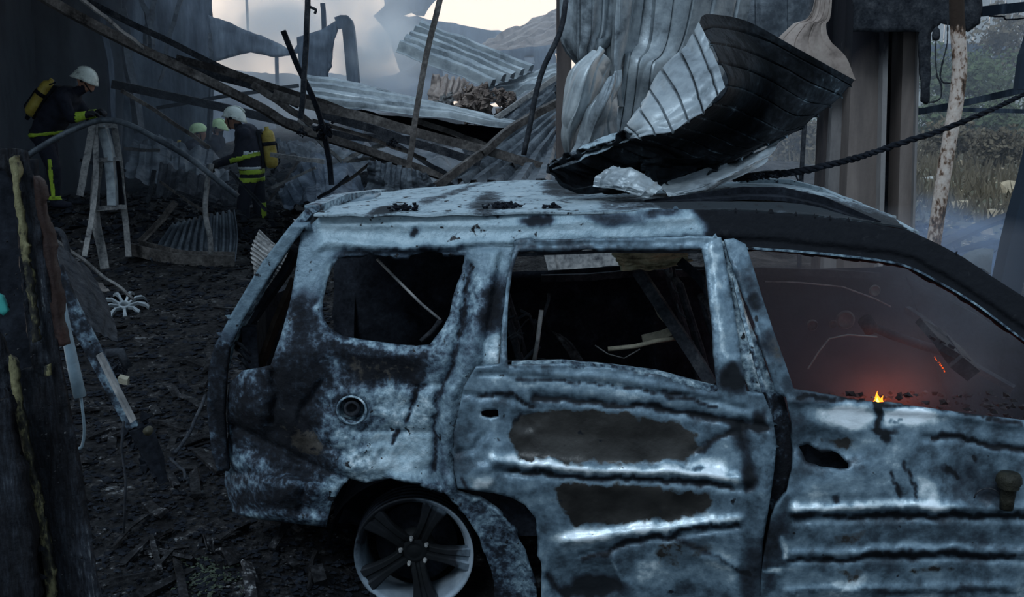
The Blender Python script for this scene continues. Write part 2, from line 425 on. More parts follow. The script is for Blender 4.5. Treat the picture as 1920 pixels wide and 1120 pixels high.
M['brownsteel'] = mat('scorched_brown_steel', [(0.15, (.018, .016, .016)), (0.5, (.065, .058, .055)), (0.85, (.16, .145, .135)), (1, (.27, .24, .22))], scale=5, rough=.65, bump=.35, contrast=1.5, fine=.6)
M['palesteel'] = mat('bleached_steel', [(0.15, (.05, .05, .055)), (0.45, (.17, .17, .17)), (0.8, (.30, .29, .28)), (1, (.45, .44, .42))], scale=6, rough=.6, bump=.35, contrast=1.6, fine=.6)
M['galv'] = mat('galvanised_sheet', [(0.1, (.05, .06, .07)), (0.4, (.25, .285, .31)), (0.7, (.40, .44, .46)), (1, (.6, .63, .64))], scale=2.2, rough=.45, metal=.3, bump=.25, contrast=1.5, fine=.4,
                rust=(.10, .07, .055))
M['galvdark'] = mat('smoked_sheet', [(0.1, (.018, .022, .028)), (0.45, (.055, .066, .08)), (0.75, (.12, .14, .16)), (1, (.22, .25, .27))], scale=3, rough=.5, metal=.2, bump=.3, contrast=1.5, fine=.5)
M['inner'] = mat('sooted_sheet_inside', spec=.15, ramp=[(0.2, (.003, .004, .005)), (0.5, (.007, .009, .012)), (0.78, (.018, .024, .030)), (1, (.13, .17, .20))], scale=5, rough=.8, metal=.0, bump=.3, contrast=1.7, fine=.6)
M['tan'] = mat('tan_scorched_sheet', [(0.1, (.09, .07, .06)), (0.45, (.30, .24, .21)), (0.8, (.38, .32, .28)), (1, (.5, .44, .4))], scale=3, rough=.6, bump=.3, contrast=1.5, fine=.4)
M['ground'] = mat('burnt_ground', [(0.2, (.002, .002, .003)), (0.5, (.0055, .0055, .0065)), (0.72, (.016, .015, .016)), (0.88, (.06, .058, .058)), (1, (.16, .17, .18))], spec=.2, scale=3.5, rough=.65, bump=.8, contrast=1.9, fine=.9, bdist=.03, bscale=22)
M['rubble'] = mat('ash_rubble', [(0.2, (.003, .003, .004)), (0.5, (.008, .008, .009)), (0.78, (.025, .025, .028)), (1, (.20, .20, .20))], spec=.15, scale=7, rough=.6, bump=.5, contrast=2.0, fine=.8)
M['field'] = mat('dry_field', [(0.2, (.05, .05, .028)), (0.45, (.11, .085, .055)), (0.6, (.085, .09, .045)), (0.8, (.20, .15, .11)), (1, (.3, .26, .2))], scale=.9, rough=.9, bump=.6, contrast=1.6, fine=1.0)
M['wood'] = mat('charred_wood', spec=.12, ramp=[(0.2, (.003, .003, .004)), (0.55, (.008, .009, .012)), (0.85, (.022, .026, .034)), (1, (.10, .11, .12))], scale=9, stretch=(3, 3, .5), rough=.6, bump=.7, contrast=1.7, fine=.7, bdist=.01)
M['yellowpaint'] = mat('peeling_yellow_paint', [(0.25, (.01, .01, .01)), (0.42, (.03, .028, .016)), (0.5, (.10, .09, .045)), (0.8, (.17, .155, .08)), (1, (.24, .22, .14))], scale=7, stretch=(2, 2, 1), rough=.6, bump=.6, contrast=2.0, fine=.6)
M['redrust'] = mat('red_rusted_edge', [(0.2, (.02, .01, .008)), (0.6, (.018, .009, .008)), (1, (.05, .02, .015))], scale=12, rough=.7, bump=.5)
M['rustpole'] = mat('rusty_white_pole', [(0.2, (.03, .02, .015)), (0.36, (.15, .09, .06)), (0.5, (.42, .34, .29)), (0.8, (.5, .43, .38)), (1, (.6, .55, .5))], scale=7, rough=.6, bump=.4, contrast=1.7, fine=.9, stretch=(1, 1, .6))
M['column'] = mat('scorched_column_cladding', [(0.1, (.015, .015, .02)), (0.42, (.075, .062, .06)), (0.7, (.14, .115, .105)), (1, (.24, .2, .18))], scale=1.8, rough=.7, bump=.2, contrast=1.4, fine=.25, stretch=(1, 1, .25), amul=.6)
M['columnpale'] = mat('pale_column_cladding', [(0.05, (.02, .02, .025)), (0.35, (.16, .15, .15)), (0.7, (.24, .225, .22)), (1, (.34, .32, .31))], scale=2.5, rough=.7, bump=.2, contrast=1.4, fine=.4, stretch=(1, 1, .3), amul=.6)
M['wall'] = mat('smoke_stained_wall', [(0.1, (.012, .015, .02)), (0.45, (.035, .042, .052)), (0.75, (.065, .075, .09)), (1, (.12, .13, .15))], scale=.6, rough=.8, bump=.2, contrast=1.6, fine=.5, stretch=(1.5, 1.5, .5))
M['wallblue'] = mat('blue_grey_panel', [(0.1, (.02, .03, .045)), (0.45, (.06, .08, .11)), (.75, (.12, .15, .19)), (1, (.2, .24, .28))], scale=1.6, rough=.7, bump=.2, contrast=1.9, fine=.5, stretch=(1.6, 1.6, .35))
M['farwhite'] = flat('weathered_white_cladding', (.42, .42, .42), var=.25, scale=2)
M['leaf'] = flat('dusty_foliage', (.075, .10, .045), var=.5, scale=1.5, rough=.8)
M['leafbrown'] = flat('autumn_foliage', (.12, .095, .062), var=.5, scale=1.5, rough=.8)
M['trunk'] = flat('tree_bark', (.06, .05, .04))
M['foam'] = flat('insulation_foam', (.42, .33, .22), var=.4, scale=8, bump=.6)
M['paper'] = flat('pale_debris', (.5, .49, .46), var=.3, scale=9)
M['coat'] = flat('dark_turnout_cloth', (.012, .014, .024), rough=.85, var=.4)
M['skin'] = flat('skin', (.42, .22, .15), rough=.5, var=.12)
M['hivis'] = flat('hi_vis_yellow_band', (.33, .47, .045), rough=.5, var=.25, scale=30)
M['silver'] = flat('silver_reflective_tape', (.55, .6, .62), rough=.4, var=.2, scale=30)
M['helmet'] = mat('scuffed_white_helmet', [(0.2, (.25, .27, .25)), (0.45, (.62, .66, .60)), (1, (.8, .84, .78))], scale=9, rough=.35, bump=.1, contrast=1.4)
M['helmetgreen'] = mat('pale_green_helmet', [(0.2, (.3, .42, .2)), (0.45, (.55, .72, .38)), (1, (.7, .85, .5))], scale=9, rough=.35, bump=.1, contrast=1.4)
M['cylinder'] = mat('yellow_air_cylinder', [(0.2, (.22, .15, .02)), (0.5, (.36, .27, .05)), (1, (.5, .40, .09))], scale=9, rough=.4, bump=.1, contrast=1.5)
M['glove'] = flat('dark_glove', (.02, .02, .025), rough=.7)
M['alloy'] = mat('sooted_alloy', [(0.0, (.004, .005, .006)), (0.3, (.012, .014, .018)), (0.46, (.10, .13, .16)), (0.8, (.26, .31, .36)), (1, (.4, .45, .5))], scale=5, rough=.38, metal=.35, bump=.15, contrast=.9, fine=.3, amul=.5)
M['alloypale'] = flat('ash_grey_alloy', (.24, .27, .29), var=.3, rough=.5, metal=.3)
M['cream'] = flat('cream_scorched_plastic', (.22, .20, .15), var=.5, scale=14, bump=.4)
M['headliner'] = mat('yellowed_headliner', [(0.2, (.03, .03, .02)), (0.5, (.16, .16, .10)), (1, (.32, .34, .25))], scale=6, stretch=(1, 1, 3), rough=.7, bump=.3, contrast=1.6)
M['bluepipe'] = flat('pale_blue_pipe', (.16, .22, .26), var=.3, rough=.45)
M['teal'] = flat('teal_plastic', (.03, .22, .20), var=.3)
M['insul'] = mat('burnt_insulation', [(0.2, (.04, .03, .03)), (0.5, (.17, .13, .11)), (1, (.36, .29, .25))], scale=9, rough=.9, bump=.8, contrast=1.8, bdist=.03)
M['mirror'] = flat('grey_shell', (.10, .12, .14), var=.3)
def glow(name, c, s):
    m = bpy.data.materials.new(name); m.use_nodes = True; t = m.node_tree; t.nodes.clear()
    o = _n(t, 'ShaderNodeOutputMaterial'); e_ = _n(t, 'ShaderNodeEmission'); e_.inputs[0].default_value = (*c, 1); e_.inputs[1].default_value = s
    t.links.new(e_.outputs[0], o.inputs[0]); return m
M['flame'] = glow('orange_flame', (1, .22, .015), 3.0)
M['flamecore'] = glow('yellow_flame_core', (1, .55, .08), 6.0)
M['ember'] = glow('ember', (1, .12, .01), .8)
def volmat(name, color, dens, absorb=(0, 0, 0), noise=None, puff=False, aniso=0.3):
    """haze: even, or a puff whose density falls off from its middle and breaks up with noise"""
    m = bpy.data.materials.new(name); m.use_nodes = True; t = m.node_tree; t.nodes.clear(); L = t.links.new
    o = _n(t, 'ShaderNodeOutputMaterial'); v = _n(t, 'ShaderNodeVolumePrincipled')
    v.inputs['Color'].default_value = (*color, 1); v.inputs['Absorption Color'].default_value = (*absorb, 1)
    v.inputs['Density'].default_value = dens; v.inputs['Anisotropy'].default_value = aniso
    if puff:
        tcn = _n(t, 'ShaderNodeTexCoord'); ln = _n(t, 'ShaderNodeVectorMath', operation='LENGTH'); L(tcn.outputs['Object'], ln.inputs[0])
        nz = _n(t, 'ShaderNodeTexNoise'); nz.inputs['Scale'].default_value = noise or 2.0; nz.inputs['Detail'].default_value = 3; L(tcn.outputs['Object'], nz.inputs['Vector'])
        a = _n(t, 'ShaderNodeMapRange', interpolation_type='SMOOTHSTEP'); L(ln.outputs['Value'], a.inputs[0]); a.inputs[1].default_value = 0.98; a.inputs[2].default_value = 0.15
        b_ = _n(t, 'ShaderNodeMapRange', interpolation_type='SMOOTHSTEP'); L(nz.outputs[0], b_.inputs[0]); b_.inputs[1].default_value = 0.34; b_.inputs[2].default_value = 0.68
        c_ = _n(t, 'ShaderNodeMath', operation='MULTIPLY'); L(a.outputs[0], c_.inputs[0]); L(b_.outputs[0], c_.inputs[1])
        d_ = _n(t, 'ShaderNodeMath', operation='MULTIPLY'); L(c_.outputs[0], d_.inputs[0]); d_.inputs[1].default_value = dens
        L(d_.outputs[0], v.inputs['Density'])
    else:
        m.cycles.homogeneous_volume = True
    L(v.outputs[0], o.inputs['Volume'])
    return m
def puff(name, label, c, r, mt, group=None):
    bm = bmesh.new(); bmesh.ops.create_icosphere(bm, subdivisions=3, radius=1.0); me = bpy.data.meshes.new(name); bm.to_mesh(me); bm.free()
    o = link(name, me, mt, None, True); o.location = c; o.scale = r
    return tag(o, label, 'smoke', group, 'stuff')
def hazebox(name, label, lo, hi, mt):
    m = MB(); c = [(a + b) / 2 for a, b in zip(lo, hi)]; m.box((0, 0, 0), [b - a for a, b in zip(lo, hi)])
    o = m.build(name, mt); o.location = c
    return tag(o, label, 'haze', None, 'stuff')
rng = random.Random(7)
# ------------------------------------------------------------------ the burnt-out car
def side_depth(px, py, off=0.0):
    px = np.asarray(px, float); py = np.asarray(py, float); Y = np.full(np.broadcast(px, py).shape, 3.9)
    for _ in range(8):
        p = PA(px, py, Y); x, z = p[..., 0], p[..., 2]
        Y = 3.93 - 0.05 * x + 0.36 * np.clip(z - 0.93, 0, 9) + 0.22 * np.clip(0.42 - z, 0, 1) + 1.3 * np.clip(-0.78 - x, 0, 9) ** 2 + off
    return Y
def SD(px, py, off=0.0): return P(px, py, float(side_depth(px, py, off)))
car = thing('burnt_car', 'burnt-out estate car with bare blue-grey panels filling the lower half of the picture', 'car', G(1000, 1180))
BM, BS, BK = M['body'], M['body_smooth'], M['black']

# body shell: quarter panel, pillars and roof rail in one pressing
body_out = [(605, 401), (700, 404), (860, 402), (960, 400), (1100, 396), (1250, 392), (1340, 394), (1469, 400), (1597, 414), (1704, 432), (1760, 458), (1807, 483), (1859, 518), (1920, 557), (2010, 622), (2150, 724), (2220, 790),
            (2160, 812), (2010, 700), (1920, 640), (1833, 575), (1769, 536), (1704, 502), (1640, 488), (1511, 473), (1405, 464), (1353, 450), (1325, 447), (1150, 449), (975, 454),
            (962, 470), (950, 540), (940, 620), (934, 690), (894, 692), (872, 730), (853, 811), (853, 880), (858, 925), (900, 938), (950, 975), (985, 1030), (1005, 1095), (1010, 1160), (930, 1160), (925, 1080), (900, 1010), (862, 950), (830, 922),
            (787, 904), (731, 897), (685, 906), (654, 897), (640, 915), (622, 945), (611, 989), (540, 981), (466, 972), (436, 961), (421, 906), (424, 850), (428, 811), (424, 760), (430, 720), (455, 695), (507, 686), (528, 625), (545, 562), (555, 500), (564, 439)]
qwin = [(635, 484), (660, 478), (690, 478), (759, 481), (804, 472), (871, 479), (869, 506), (858, 530), (849, 557), (843, 590), (830, 615), (806, 646), (775, 649), (740, 645), (680, 637), (642, 630), (618, 615), (608, 600), (605, 570), (613, 530), (622, 503)]
filler = [(660 + 27 * math.cos(a), 768 + 25 * math.sin(a)) for a in [k * math.pi / 10 for k in range(20)]]
bd = [('l', qwin + [qwin[0]], 9, -0.016), ('l', [(590, 470), (612, 452), (760, 464), (960, 450)], 7, 0.012), ('l', [(600, 470), (760, 476), (950, 462), (1350, 448)], 4, -0.012),
      ('l', [(880, 500), (868, 600), (850, 680), (822, 740), (815, 812), (815, 880), (826, 915)], 7, -0.022), ('l', [(925, 480), (900, 600), (878, 690), (845, 740), (836, 812), (836, 880), (846, 915)], 14, 0.022),
      ('l', [(940, 480), (925, 560), (905, 690)], 5, -0.016), ('l', [(900, 470), (895, 560), (875, 650)], 8, 0.010),
      ('b', 660, 768, 46, 42, 0, 0.016), ('b', 735, 800, 60, 70, 20, -0.020), ('l', [(640, 790), (670, 812), (720, 806), (800, 812)], 5, -0.012),
      ('l', [(756, 725), (800, 722), (826, 720)], 5, -0.012), ('l', [(785, 725), (762, 790)], 4, -0.014), ('l', [(660, 860), (714, 838), (700, 862)], 6, 0.014),
      ('l', [(440, 800), (480, 820), (540, 850), (600, 880), (650, 897)], 7, -0.035), ('b', 520, 840, 85, 42, 28, -0.06), ('b', 520, 925, 85, 38, 5, 0.035), ('l', [(440, 888), (500, 885), (570, 890), (620, 905)], 9, -0.03),
      ('b', 470, 760, 35, 60, -10, 0.04), ('l', [(508, 790), (520, 740), (512, 700)], 6, -0.03), ('l', [(435, 962), (520, 968), (610, 975)], 8, 0.02), ('l', [(575, 890), (560, 960)], 5, -0.015),
      ('l', [(600, 720), (560, 780), (600, 830), (640, 850)], 7, -0.02), ('l', [(600, 420), (700, 424), (1000, 420), (1300, 410)], 6, 0.01), ('b', 690, 440, 60, 16, 3, -0.012),
      ('l', [(1353, 450), (1511, 460), (1640, 474), (1704, 486), (1769, 520), (1833, 560), (1920, 622), (2010, 690)], 6, -0.022), ('b', 700, 700, 120, 30, 8, -0.018), ('b', 770, 860, 70, 30, 0, 0.018),
      ('l', [(731, 897), (787, 904), (830, 922), (862, 950), (900, 1010), (925, 1080)], 8, 0.02), ('l', [(900, 945), (945, 990), (975, 1060), (985, 1120)], 5, -0.012), ('l', [(925, 950), (965, 1000), (992, 1070)], 5, 0.012)]
bs = [('p', [(590, 395), (1290, 388), (1325, 440), (960, 452), (640, 466), (600, 460)], 9, -0.42), ('p', [(570, 440), (625, 470), (600, 560), (550, 570), (548, 520)], 12, -0.12),
      ('p', [(1290, 380), (1700, 380), (2250, 700), (2250, 860), (1900, 700), (1400, 480), (1330, 442)], 12, 1.5),
      ('b', 1150, 408, 60, 14, 3, .9), ('b', 1010, 410, 30, 11, 0, 1.2), ('b', 930, 390, 45, 12, 0, .9), ('b', 757, 392, 34, 12, 5, 1.2), ('b', 776, 436, 9, 7, 0, 1.2), ('b', 1240, 398, 40, 10, 0, .9),
      ('p', [(555, 560), (605, 540), (610, 620), (650, 650), (640, 720), (560, 730), (505, 700)], 25, 0.55), ('p', [(640, 655), (790, 668), (788, 715), (660, 722)], 16, 1.0),
      ('p', [(420, 700), (560, 690), (600, 740), (580, 820), (640, 890), (540, 880), (430, 830)], 22, 0.75), ('b', 560, 800, 70, 40, 25, 0.5), ('p', [(430, 880), (600, 890), (620, 985), (440, 965)], 14, 0.35),
      ('b', 520, 935, 60, 22, 0, .5), ('p', [(690, 730), (820, 725), (816, 900), (660, 895), (640, 840), (690, 810)], 16, -0.35), ('b', 560, 600, 14, 60, 8, .35), ('b', 925, 575, 22, 60, 5, 1.1), ('b', 930, 500, 14, 30, 0, -.2),
      ('b', 925, 650, 18, 40, 3, -.7), ('l', [(785, 728), (762, 790)], 4, 1.4), ('l', [(750, 810), (738, 832)], 3, 1.4), ('b', 660, 768, 30, 28, 0, 0.5), ('l', qwin + [qwin[0]], 6, .25), ('l', [(616, 500), (596, 575), (602, 605), (640, 640), (760, 655)], 5, -.35),
      ('l', [(640, 473), (760, 470), (870, 466)], 4, .5), ('l', [(880, 500), (868, 600), (850, 680), (822, 740), (815, 812), (815, 880)], 3.5, .9), ('b', 855, 560, 14, 60, 8, .0), ('p', [(880, 470), (960, 458), (950, 540), (905, 600)], 10, -.1),
      ('b', 690, 770, 60, 45, 10, .25), ('b', 700, 870, 70, 14, 8, -.2), ('l', [(600, 700), (640, 740), (600, 790)], 10, .3), ('p', [(860, 930), (1010, 1000), (1015, 1165), (920, 1165), (900, 1000)], 10, .25)]
brst = [('b', 560, 815, 55, 30, 25, .38), ('b', 590, 840, 40, 18, 20, .35), ('p', [(645, 658), (790, 672), (786, 714), (662, 722)], 14, .4), ('b', 545, 760, 30, 30, 0, .2), ('b', 1860, 560, 60, 14, 30, .1)]
def body_disp(x, y):
    low = np.clip((y - 640) / 120, 0, 1) * np.clip((900 - x) / 80, 0, 1)
    return feats(x, y, bd, 4) + (0.003 + 0.030 * low) * (ridged(x / 95, y / 95, 5, 4) - .62) * 2 + 0.004 * low * fbm(x / 18, y / 18, 0, 9, 3) * 2
bod = panel('body_side', car, body_out, [qwin, filler], side_depth, BM, step=5.0, disp=body_disp, soot=lambda x, y: feats(x, y, bs, 9), rust=lambda x, y: feats(x, y, brst, 9), thick=.02,
            calm=lambda x, y: .22 + feats(x, y, [('p', [(590, 395), (1330, 388), (1340, 445), (960, 460), (960, 520), (630, 480), (600, 560), (550, 560), (560, 440)], 14, .7), ('p', [(700, 820), (815, 800), (815, 900), (690, 900)], 14, .5), ('p', [(815, 690), (900, 600), (940, 460), (960, 700), (860, 920), (810, 900)], 12, .35)], 6))
bod['label'] = 'pitted blue-grey quarter panel and roof rail, sooted black towards the front'

m = MB(); m.sweep(catmull([tuple(SD(x, y, -.012)) for x, y in [(1396, 465), (1511, 473), (1640, 487), (1704, 501), (1769, 534), (1833, 573), (1920, 638), (2010, 698), (2150, 800)]], 50), prof_tube(.012, .007)); o = m.build('drip_rail', BM, car); o['label'] = 'thin bright drip rail along the sooted roof edge'
# rear door
rd_out = [(967, 451), (1150, 447), (1325, 443), (1352, 445), (1362, 500), (1378, 590), (1392, 690), (1400, 735), (1432, 740), (1448, 780), (1456, 830), (1452, 880), (1445, 930), (1440, 962), (1430, 1020), (1427, 1120), (1424, 1215),
          (1016, 1200), (1015, 1112), (1016, 1075), (1013, 1019), (1004, 972), (985, 948), (960, 934), (926, 925), (858, 917), (851, 880), (851, 811), (869, 728), (892, 688), (936, 684), (942, 600), (951, 520)]
rwin = [(972, 471), (1000, 468), (1143, 466), (1240, 464), (1316, 466), (1322, 496), (1334, 602), (1345, 731), (1295, 720), (1234, 703), (1143, 690), (1052, 682), (990, 683), (952, 686), (950, 640), (953, 560), (960, 510)]
handle_hole = [(901, 772), (915, 769), (933, 768), (936, 783), (920, 786), (903, 782)]
rdd = [('l', [(960, 462), (1150, 456), (1330, 454)], 4, -0.010), ('l', [(1334, 460), (1345, 560), (1362, 700)], 5, 0.010), ('l', [(900, 700), (1000, 706), (1150, 722), (1300, 745), (1400, 765)], 4, -0.012),
       ('l', [(1000, 742), (1130, 754), (1250, 769), (1340, 785), (1440, 800)], 7, -0.022), ('l', [(960, 700), (1150, 708), (1340, 742)], 7, 0.008),
       ('l', [(930, 865), (1000, 873), (1110, 881), (1250, 885), (1400, 900)], 11, 0.030), ('l', [(930, 884), (1100, 896), (1250, 901), (1400, 915)], 7, -0.018), ('p', [(970, 770), (1300, 790), (1330, 860), (960, 860)], 40, -0.020),
       ('p', [(1020, 905), (1360, 915), (1330, 975), (1080, 990)], 30, -0.024), ('l', [(1060, 1015), (1180, 1000), (1300, 985), (1385, 972)], 9, 0.022), ('l', [(1090, 1042), (1230, 1012), (1385, 988)], 5, -0.018),
       ('l', [(860, 740), (930, 742), (1000, 760)], 6, -0.014), ('b', 915, 850, 45, 32, 10, 0.02), ('b', 905, 890, 30, 20, 10, 0.028), ('l', [(858, 850), (890, 842), (905, 820)], 6, -0.02), ('b', 985, 790, 26, 22, 0, -0.02),
       ('l', [(1390, 790), (1400, 850), (1408, 910)], 9, -0.018), ('l', [(1300, 845), (1350, 815), (1390, 808)], 6, -0.012), ('l', [(1380, 1060), (1300, 1040)], 8, .012), ('b', 1110, 1090, 60, 34, -5, -0.02), ('l', [(1150, 1050), (1180, 1110)], 8, 0.014),
       ('l', [(1020, 1075), (1006, 1010), (985, 965), (940, 940), (870, 928)], 7, 0.016), ('l', [(1440, 790), (1444, 870), (1432, 960), (1418, 1060)], 6, 0.014)]
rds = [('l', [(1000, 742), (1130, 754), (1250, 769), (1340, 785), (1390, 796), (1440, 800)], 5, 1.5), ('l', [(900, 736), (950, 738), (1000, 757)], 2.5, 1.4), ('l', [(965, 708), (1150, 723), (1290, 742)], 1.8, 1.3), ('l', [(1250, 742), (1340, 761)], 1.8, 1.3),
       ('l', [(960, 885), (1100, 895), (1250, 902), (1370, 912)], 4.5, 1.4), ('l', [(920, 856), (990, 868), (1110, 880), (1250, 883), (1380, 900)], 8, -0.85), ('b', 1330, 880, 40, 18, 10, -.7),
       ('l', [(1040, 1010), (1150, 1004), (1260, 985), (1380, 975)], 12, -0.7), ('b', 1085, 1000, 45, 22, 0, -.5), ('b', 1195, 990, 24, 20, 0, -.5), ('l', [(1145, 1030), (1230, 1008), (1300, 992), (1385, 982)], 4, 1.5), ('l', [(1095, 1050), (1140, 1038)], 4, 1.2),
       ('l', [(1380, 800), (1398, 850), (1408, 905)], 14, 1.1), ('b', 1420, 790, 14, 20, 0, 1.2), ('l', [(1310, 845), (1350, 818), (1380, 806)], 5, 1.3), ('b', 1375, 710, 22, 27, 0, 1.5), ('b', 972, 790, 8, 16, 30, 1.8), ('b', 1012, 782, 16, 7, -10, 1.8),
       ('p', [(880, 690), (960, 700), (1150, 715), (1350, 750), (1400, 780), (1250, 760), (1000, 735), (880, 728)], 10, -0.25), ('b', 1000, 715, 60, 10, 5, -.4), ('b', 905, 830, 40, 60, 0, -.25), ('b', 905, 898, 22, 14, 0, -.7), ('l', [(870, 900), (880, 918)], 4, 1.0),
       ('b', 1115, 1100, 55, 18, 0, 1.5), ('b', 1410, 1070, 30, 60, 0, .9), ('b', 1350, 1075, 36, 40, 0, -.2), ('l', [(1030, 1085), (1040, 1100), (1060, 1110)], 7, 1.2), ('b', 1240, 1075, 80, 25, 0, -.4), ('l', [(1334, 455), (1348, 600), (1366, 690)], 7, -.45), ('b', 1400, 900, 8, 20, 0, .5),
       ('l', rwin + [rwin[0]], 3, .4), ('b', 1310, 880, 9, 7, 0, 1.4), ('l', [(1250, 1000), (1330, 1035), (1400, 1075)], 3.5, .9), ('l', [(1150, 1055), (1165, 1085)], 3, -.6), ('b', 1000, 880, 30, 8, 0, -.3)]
rdr = [('p', [(985, 768), (1060, 762), (1200, 775), (1290, 800), (1320, 835), (1290, 865), (1150, 868), (975, 866), (952, 815)], 14, .75), ('p', [(1030, 905), (1200, 912), (1330, 925), (1340, 950), (1290, 975), (1180, 985), (1075, 994), (1045, 950)], 14, .75),
       ('p', [(1225, 1010), (1330, 1000), (1345, 1030), (1300, 1060), (1270, 1090), (1230, 1060)], 12, .5), ('b', 938, 858, 16, 10, 0, .45), ('b', 1400, 770, 24, 12, 60, .3)]
def sheetdisp(fl, seed, amp):
    return lambda x, y: feats(x, y, fl, 4) + amp * (ridged(x / 120, y / 120, seed, 3) - .62) * 2 + 0.0015 * fbm(x / 22, y / 22, 0, seed, 3) * 2
dd = lambda off: (lambda x, y: side_depth(x, y, off))
rdoor = panel('rear_door', car, rd_out, [rwin, ragged(handle_hole, 1.5)], dd(-0.035), BS, step=5.0, disp=sheetdisp(rdd, 21, .010), soot=lambda x, y: feats(x, y, rds, 9), rust=lambda x, y: feats(x, y, rdr, 10), thick=.022)
rdoor['label'] = 'buckled rear door with brown scorched hollows and ash-white ridges'
m = MB()   # inner weather lip along the window sill
m.sweep([SD(x, y, -.02) for x, y in [(960, 684), (1052, 681), (1143, 689), (1234, 701), (1295, 718), (1344, 730)]], prof_tube(.03, .022)); m.build('window_sill_lip', BM, rdoor)
m = MB(); m.sweep([SD(x, y, .01) for x, y in [(965, 478), (1143, 471), (1318, 472), (1326, 500), (1338, 610), (1347, 725)]], prof_tube(.012, .012)); m.build('window_channel', M['dark'], rdoor)
# front door
fd_out = [(1358, 449), (1376, 447), (1398, 458), (1412, 500), (1430, 560), (1450, 620), (1472, 680), (1489, 731), (1550, 742), (1625, 752), (1719, 762), (1820, 776), (1920, 788), (2030, 800), (2190, 822), (2215, 900), (2218, 1000), (2190, 1215),
          (1425, 1212), (1426, 1120), (1430, 1060), (1446, 975), (1455, 950), (1475, 925), (1486, 880), (1490, 842), (1484, 790), (1474, 745), (1455, 738), (1440, 690), (1420, 620), (1395, 560), (1376, 512)]
burnhole = ragged([(1497, 838), (1515, 832), (1540, 848), (1560, 845), (1592, 866), (1590, 878), (1560, 880), (1535, 874), (1512, 862)], 4)
fdd = [('l', [(1480, 752), (1625, 765), (1800, 782), (2180, 830)], 6, 0.012), ('l', [(1730, 820), (1800, 826), (1920, 845), (2180, 880)], 5, -0.016), ('b', 1548, 840, 60, 34, 10, -0.035), ('l', [(1490, 958), (1600, 952), (1720, 950), (1920, 955), (2180, 960)], 10, 0.028),
       ('l', [(1490, 975), (1700, 970), (1920, 972), (2180, 980)], 7, -0.020), ('l', [(1490, 1040), (1650, 1036), (1800, 1030), (1920, 1036), (2180, 1050)], 9, 0.020), ('l', [(1490, 1054), (1700, 1046), (1920, 1048)], 6, -0.018), ('l', [(1820, 870), (1860, 940)], 9, .01),
       ('l', [(1480, 1110), (1650, 1106), (1900, 1100)], 9, 0.015), ('b', 1600, 905, 80, 50, 0, 0.012), ('b', 1850, 900, 80, 50, 0, -0.018), ('l', [(1380, 500), (1410, 590), (1440, 680), (1465, 735)], 6, 0.012), ('l', [(1672, 888), (1690, 935)], 3, -0.006), ('l', [(1700, 872), (1720, 938)], 3, -0.006)]
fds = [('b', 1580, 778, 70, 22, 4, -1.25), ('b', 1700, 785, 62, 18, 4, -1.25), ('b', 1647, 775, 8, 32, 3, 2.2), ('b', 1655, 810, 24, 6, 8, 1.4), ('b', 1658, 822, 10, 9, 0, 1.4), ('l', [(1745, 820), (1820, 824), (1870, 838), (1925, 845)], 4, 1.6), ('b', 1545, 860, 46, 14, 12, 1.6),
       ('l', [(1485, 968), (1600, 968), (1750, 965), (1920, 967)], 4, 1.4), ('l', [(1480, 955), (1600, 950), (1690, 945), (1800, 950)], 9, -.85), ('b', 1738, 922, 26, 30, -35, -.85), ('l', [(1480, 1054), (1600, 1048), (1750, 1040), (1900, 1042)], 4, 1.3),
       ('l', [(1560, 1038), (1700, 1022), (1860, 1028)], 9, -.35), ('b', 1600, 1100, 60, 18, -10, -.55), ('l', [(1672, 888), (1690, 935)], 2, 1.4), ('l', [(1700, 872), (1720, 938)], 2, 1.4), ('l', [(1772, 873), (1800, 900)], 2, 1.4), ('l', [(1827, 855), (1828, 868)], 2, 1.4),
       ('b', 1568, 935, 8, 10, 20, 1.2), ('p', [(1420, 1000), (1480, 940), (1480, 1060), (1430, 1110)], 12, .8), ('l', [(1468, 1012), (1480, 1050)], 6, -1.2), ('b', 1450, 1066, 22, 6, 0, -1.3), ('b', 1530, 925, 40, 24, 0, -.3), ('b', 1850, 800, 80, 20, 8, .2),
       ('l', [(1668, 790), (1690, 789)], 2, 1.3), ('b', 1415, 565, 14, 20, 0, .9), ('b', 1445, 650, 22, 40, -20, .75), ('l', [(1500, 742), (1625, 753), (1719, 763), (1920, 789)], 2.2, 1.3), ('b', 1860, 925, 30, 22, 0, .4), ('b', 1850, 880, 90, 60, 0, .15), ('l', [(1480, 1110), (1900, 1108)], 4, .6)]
fdr = [('p', [(1540, 822), (1590, 815), (1610, 820), (1590, 845), (1560, 840), (1530, 830)], 8, .6), ('p', [(1560, 1000), (1620, 992), (1650, 1000), (1630, 1016), (1590, 1026), (1550, 1022)], 10, .55), ('p', [(1560, 1068), (1700, 1060), (1800, 1058), (1800, 1080), (1700, 1075), (1620, 1090), (1600, 1095)], 10, .5),
       ('b', 1450, 650, 20, 45, -20, .4), ('b', 1480, 742, 20, 5, 5, .4)]
fdoor = panel('front_door', car, fd_out, [burnhole], dd(-0.04), BS, step=5.0, disp=sheetdisp(fdd, 33, .009), soot=lambda x, y: feats(x, y, fds, 9), rust=lambda x, y: feats(x, y, fdr, 10), thick=.022)
fdoor['label'] = 'blue-grey front door with a jagged burnt hole under the sill'
m = MB()       # charred door handle: a shrunken cup with a collar
c = SD(1893, 888, -.08)
m.lathe([(0.0, 0), (.036, 0.0), (.044, -.012), (.047, -.035), (.038, -.05), (.040, -.055), (.030, -.06), (.026, -.10), (.024, -.14), (.0, -.14)], c, (0, 0, 1), 14)
o = m.build('door_handle', flat('burnt_brown_lump', (.02, .019, .013), var=.6, scale=30, bump=.7), fdoor, True); o['label'] = 'melted brown door handle'
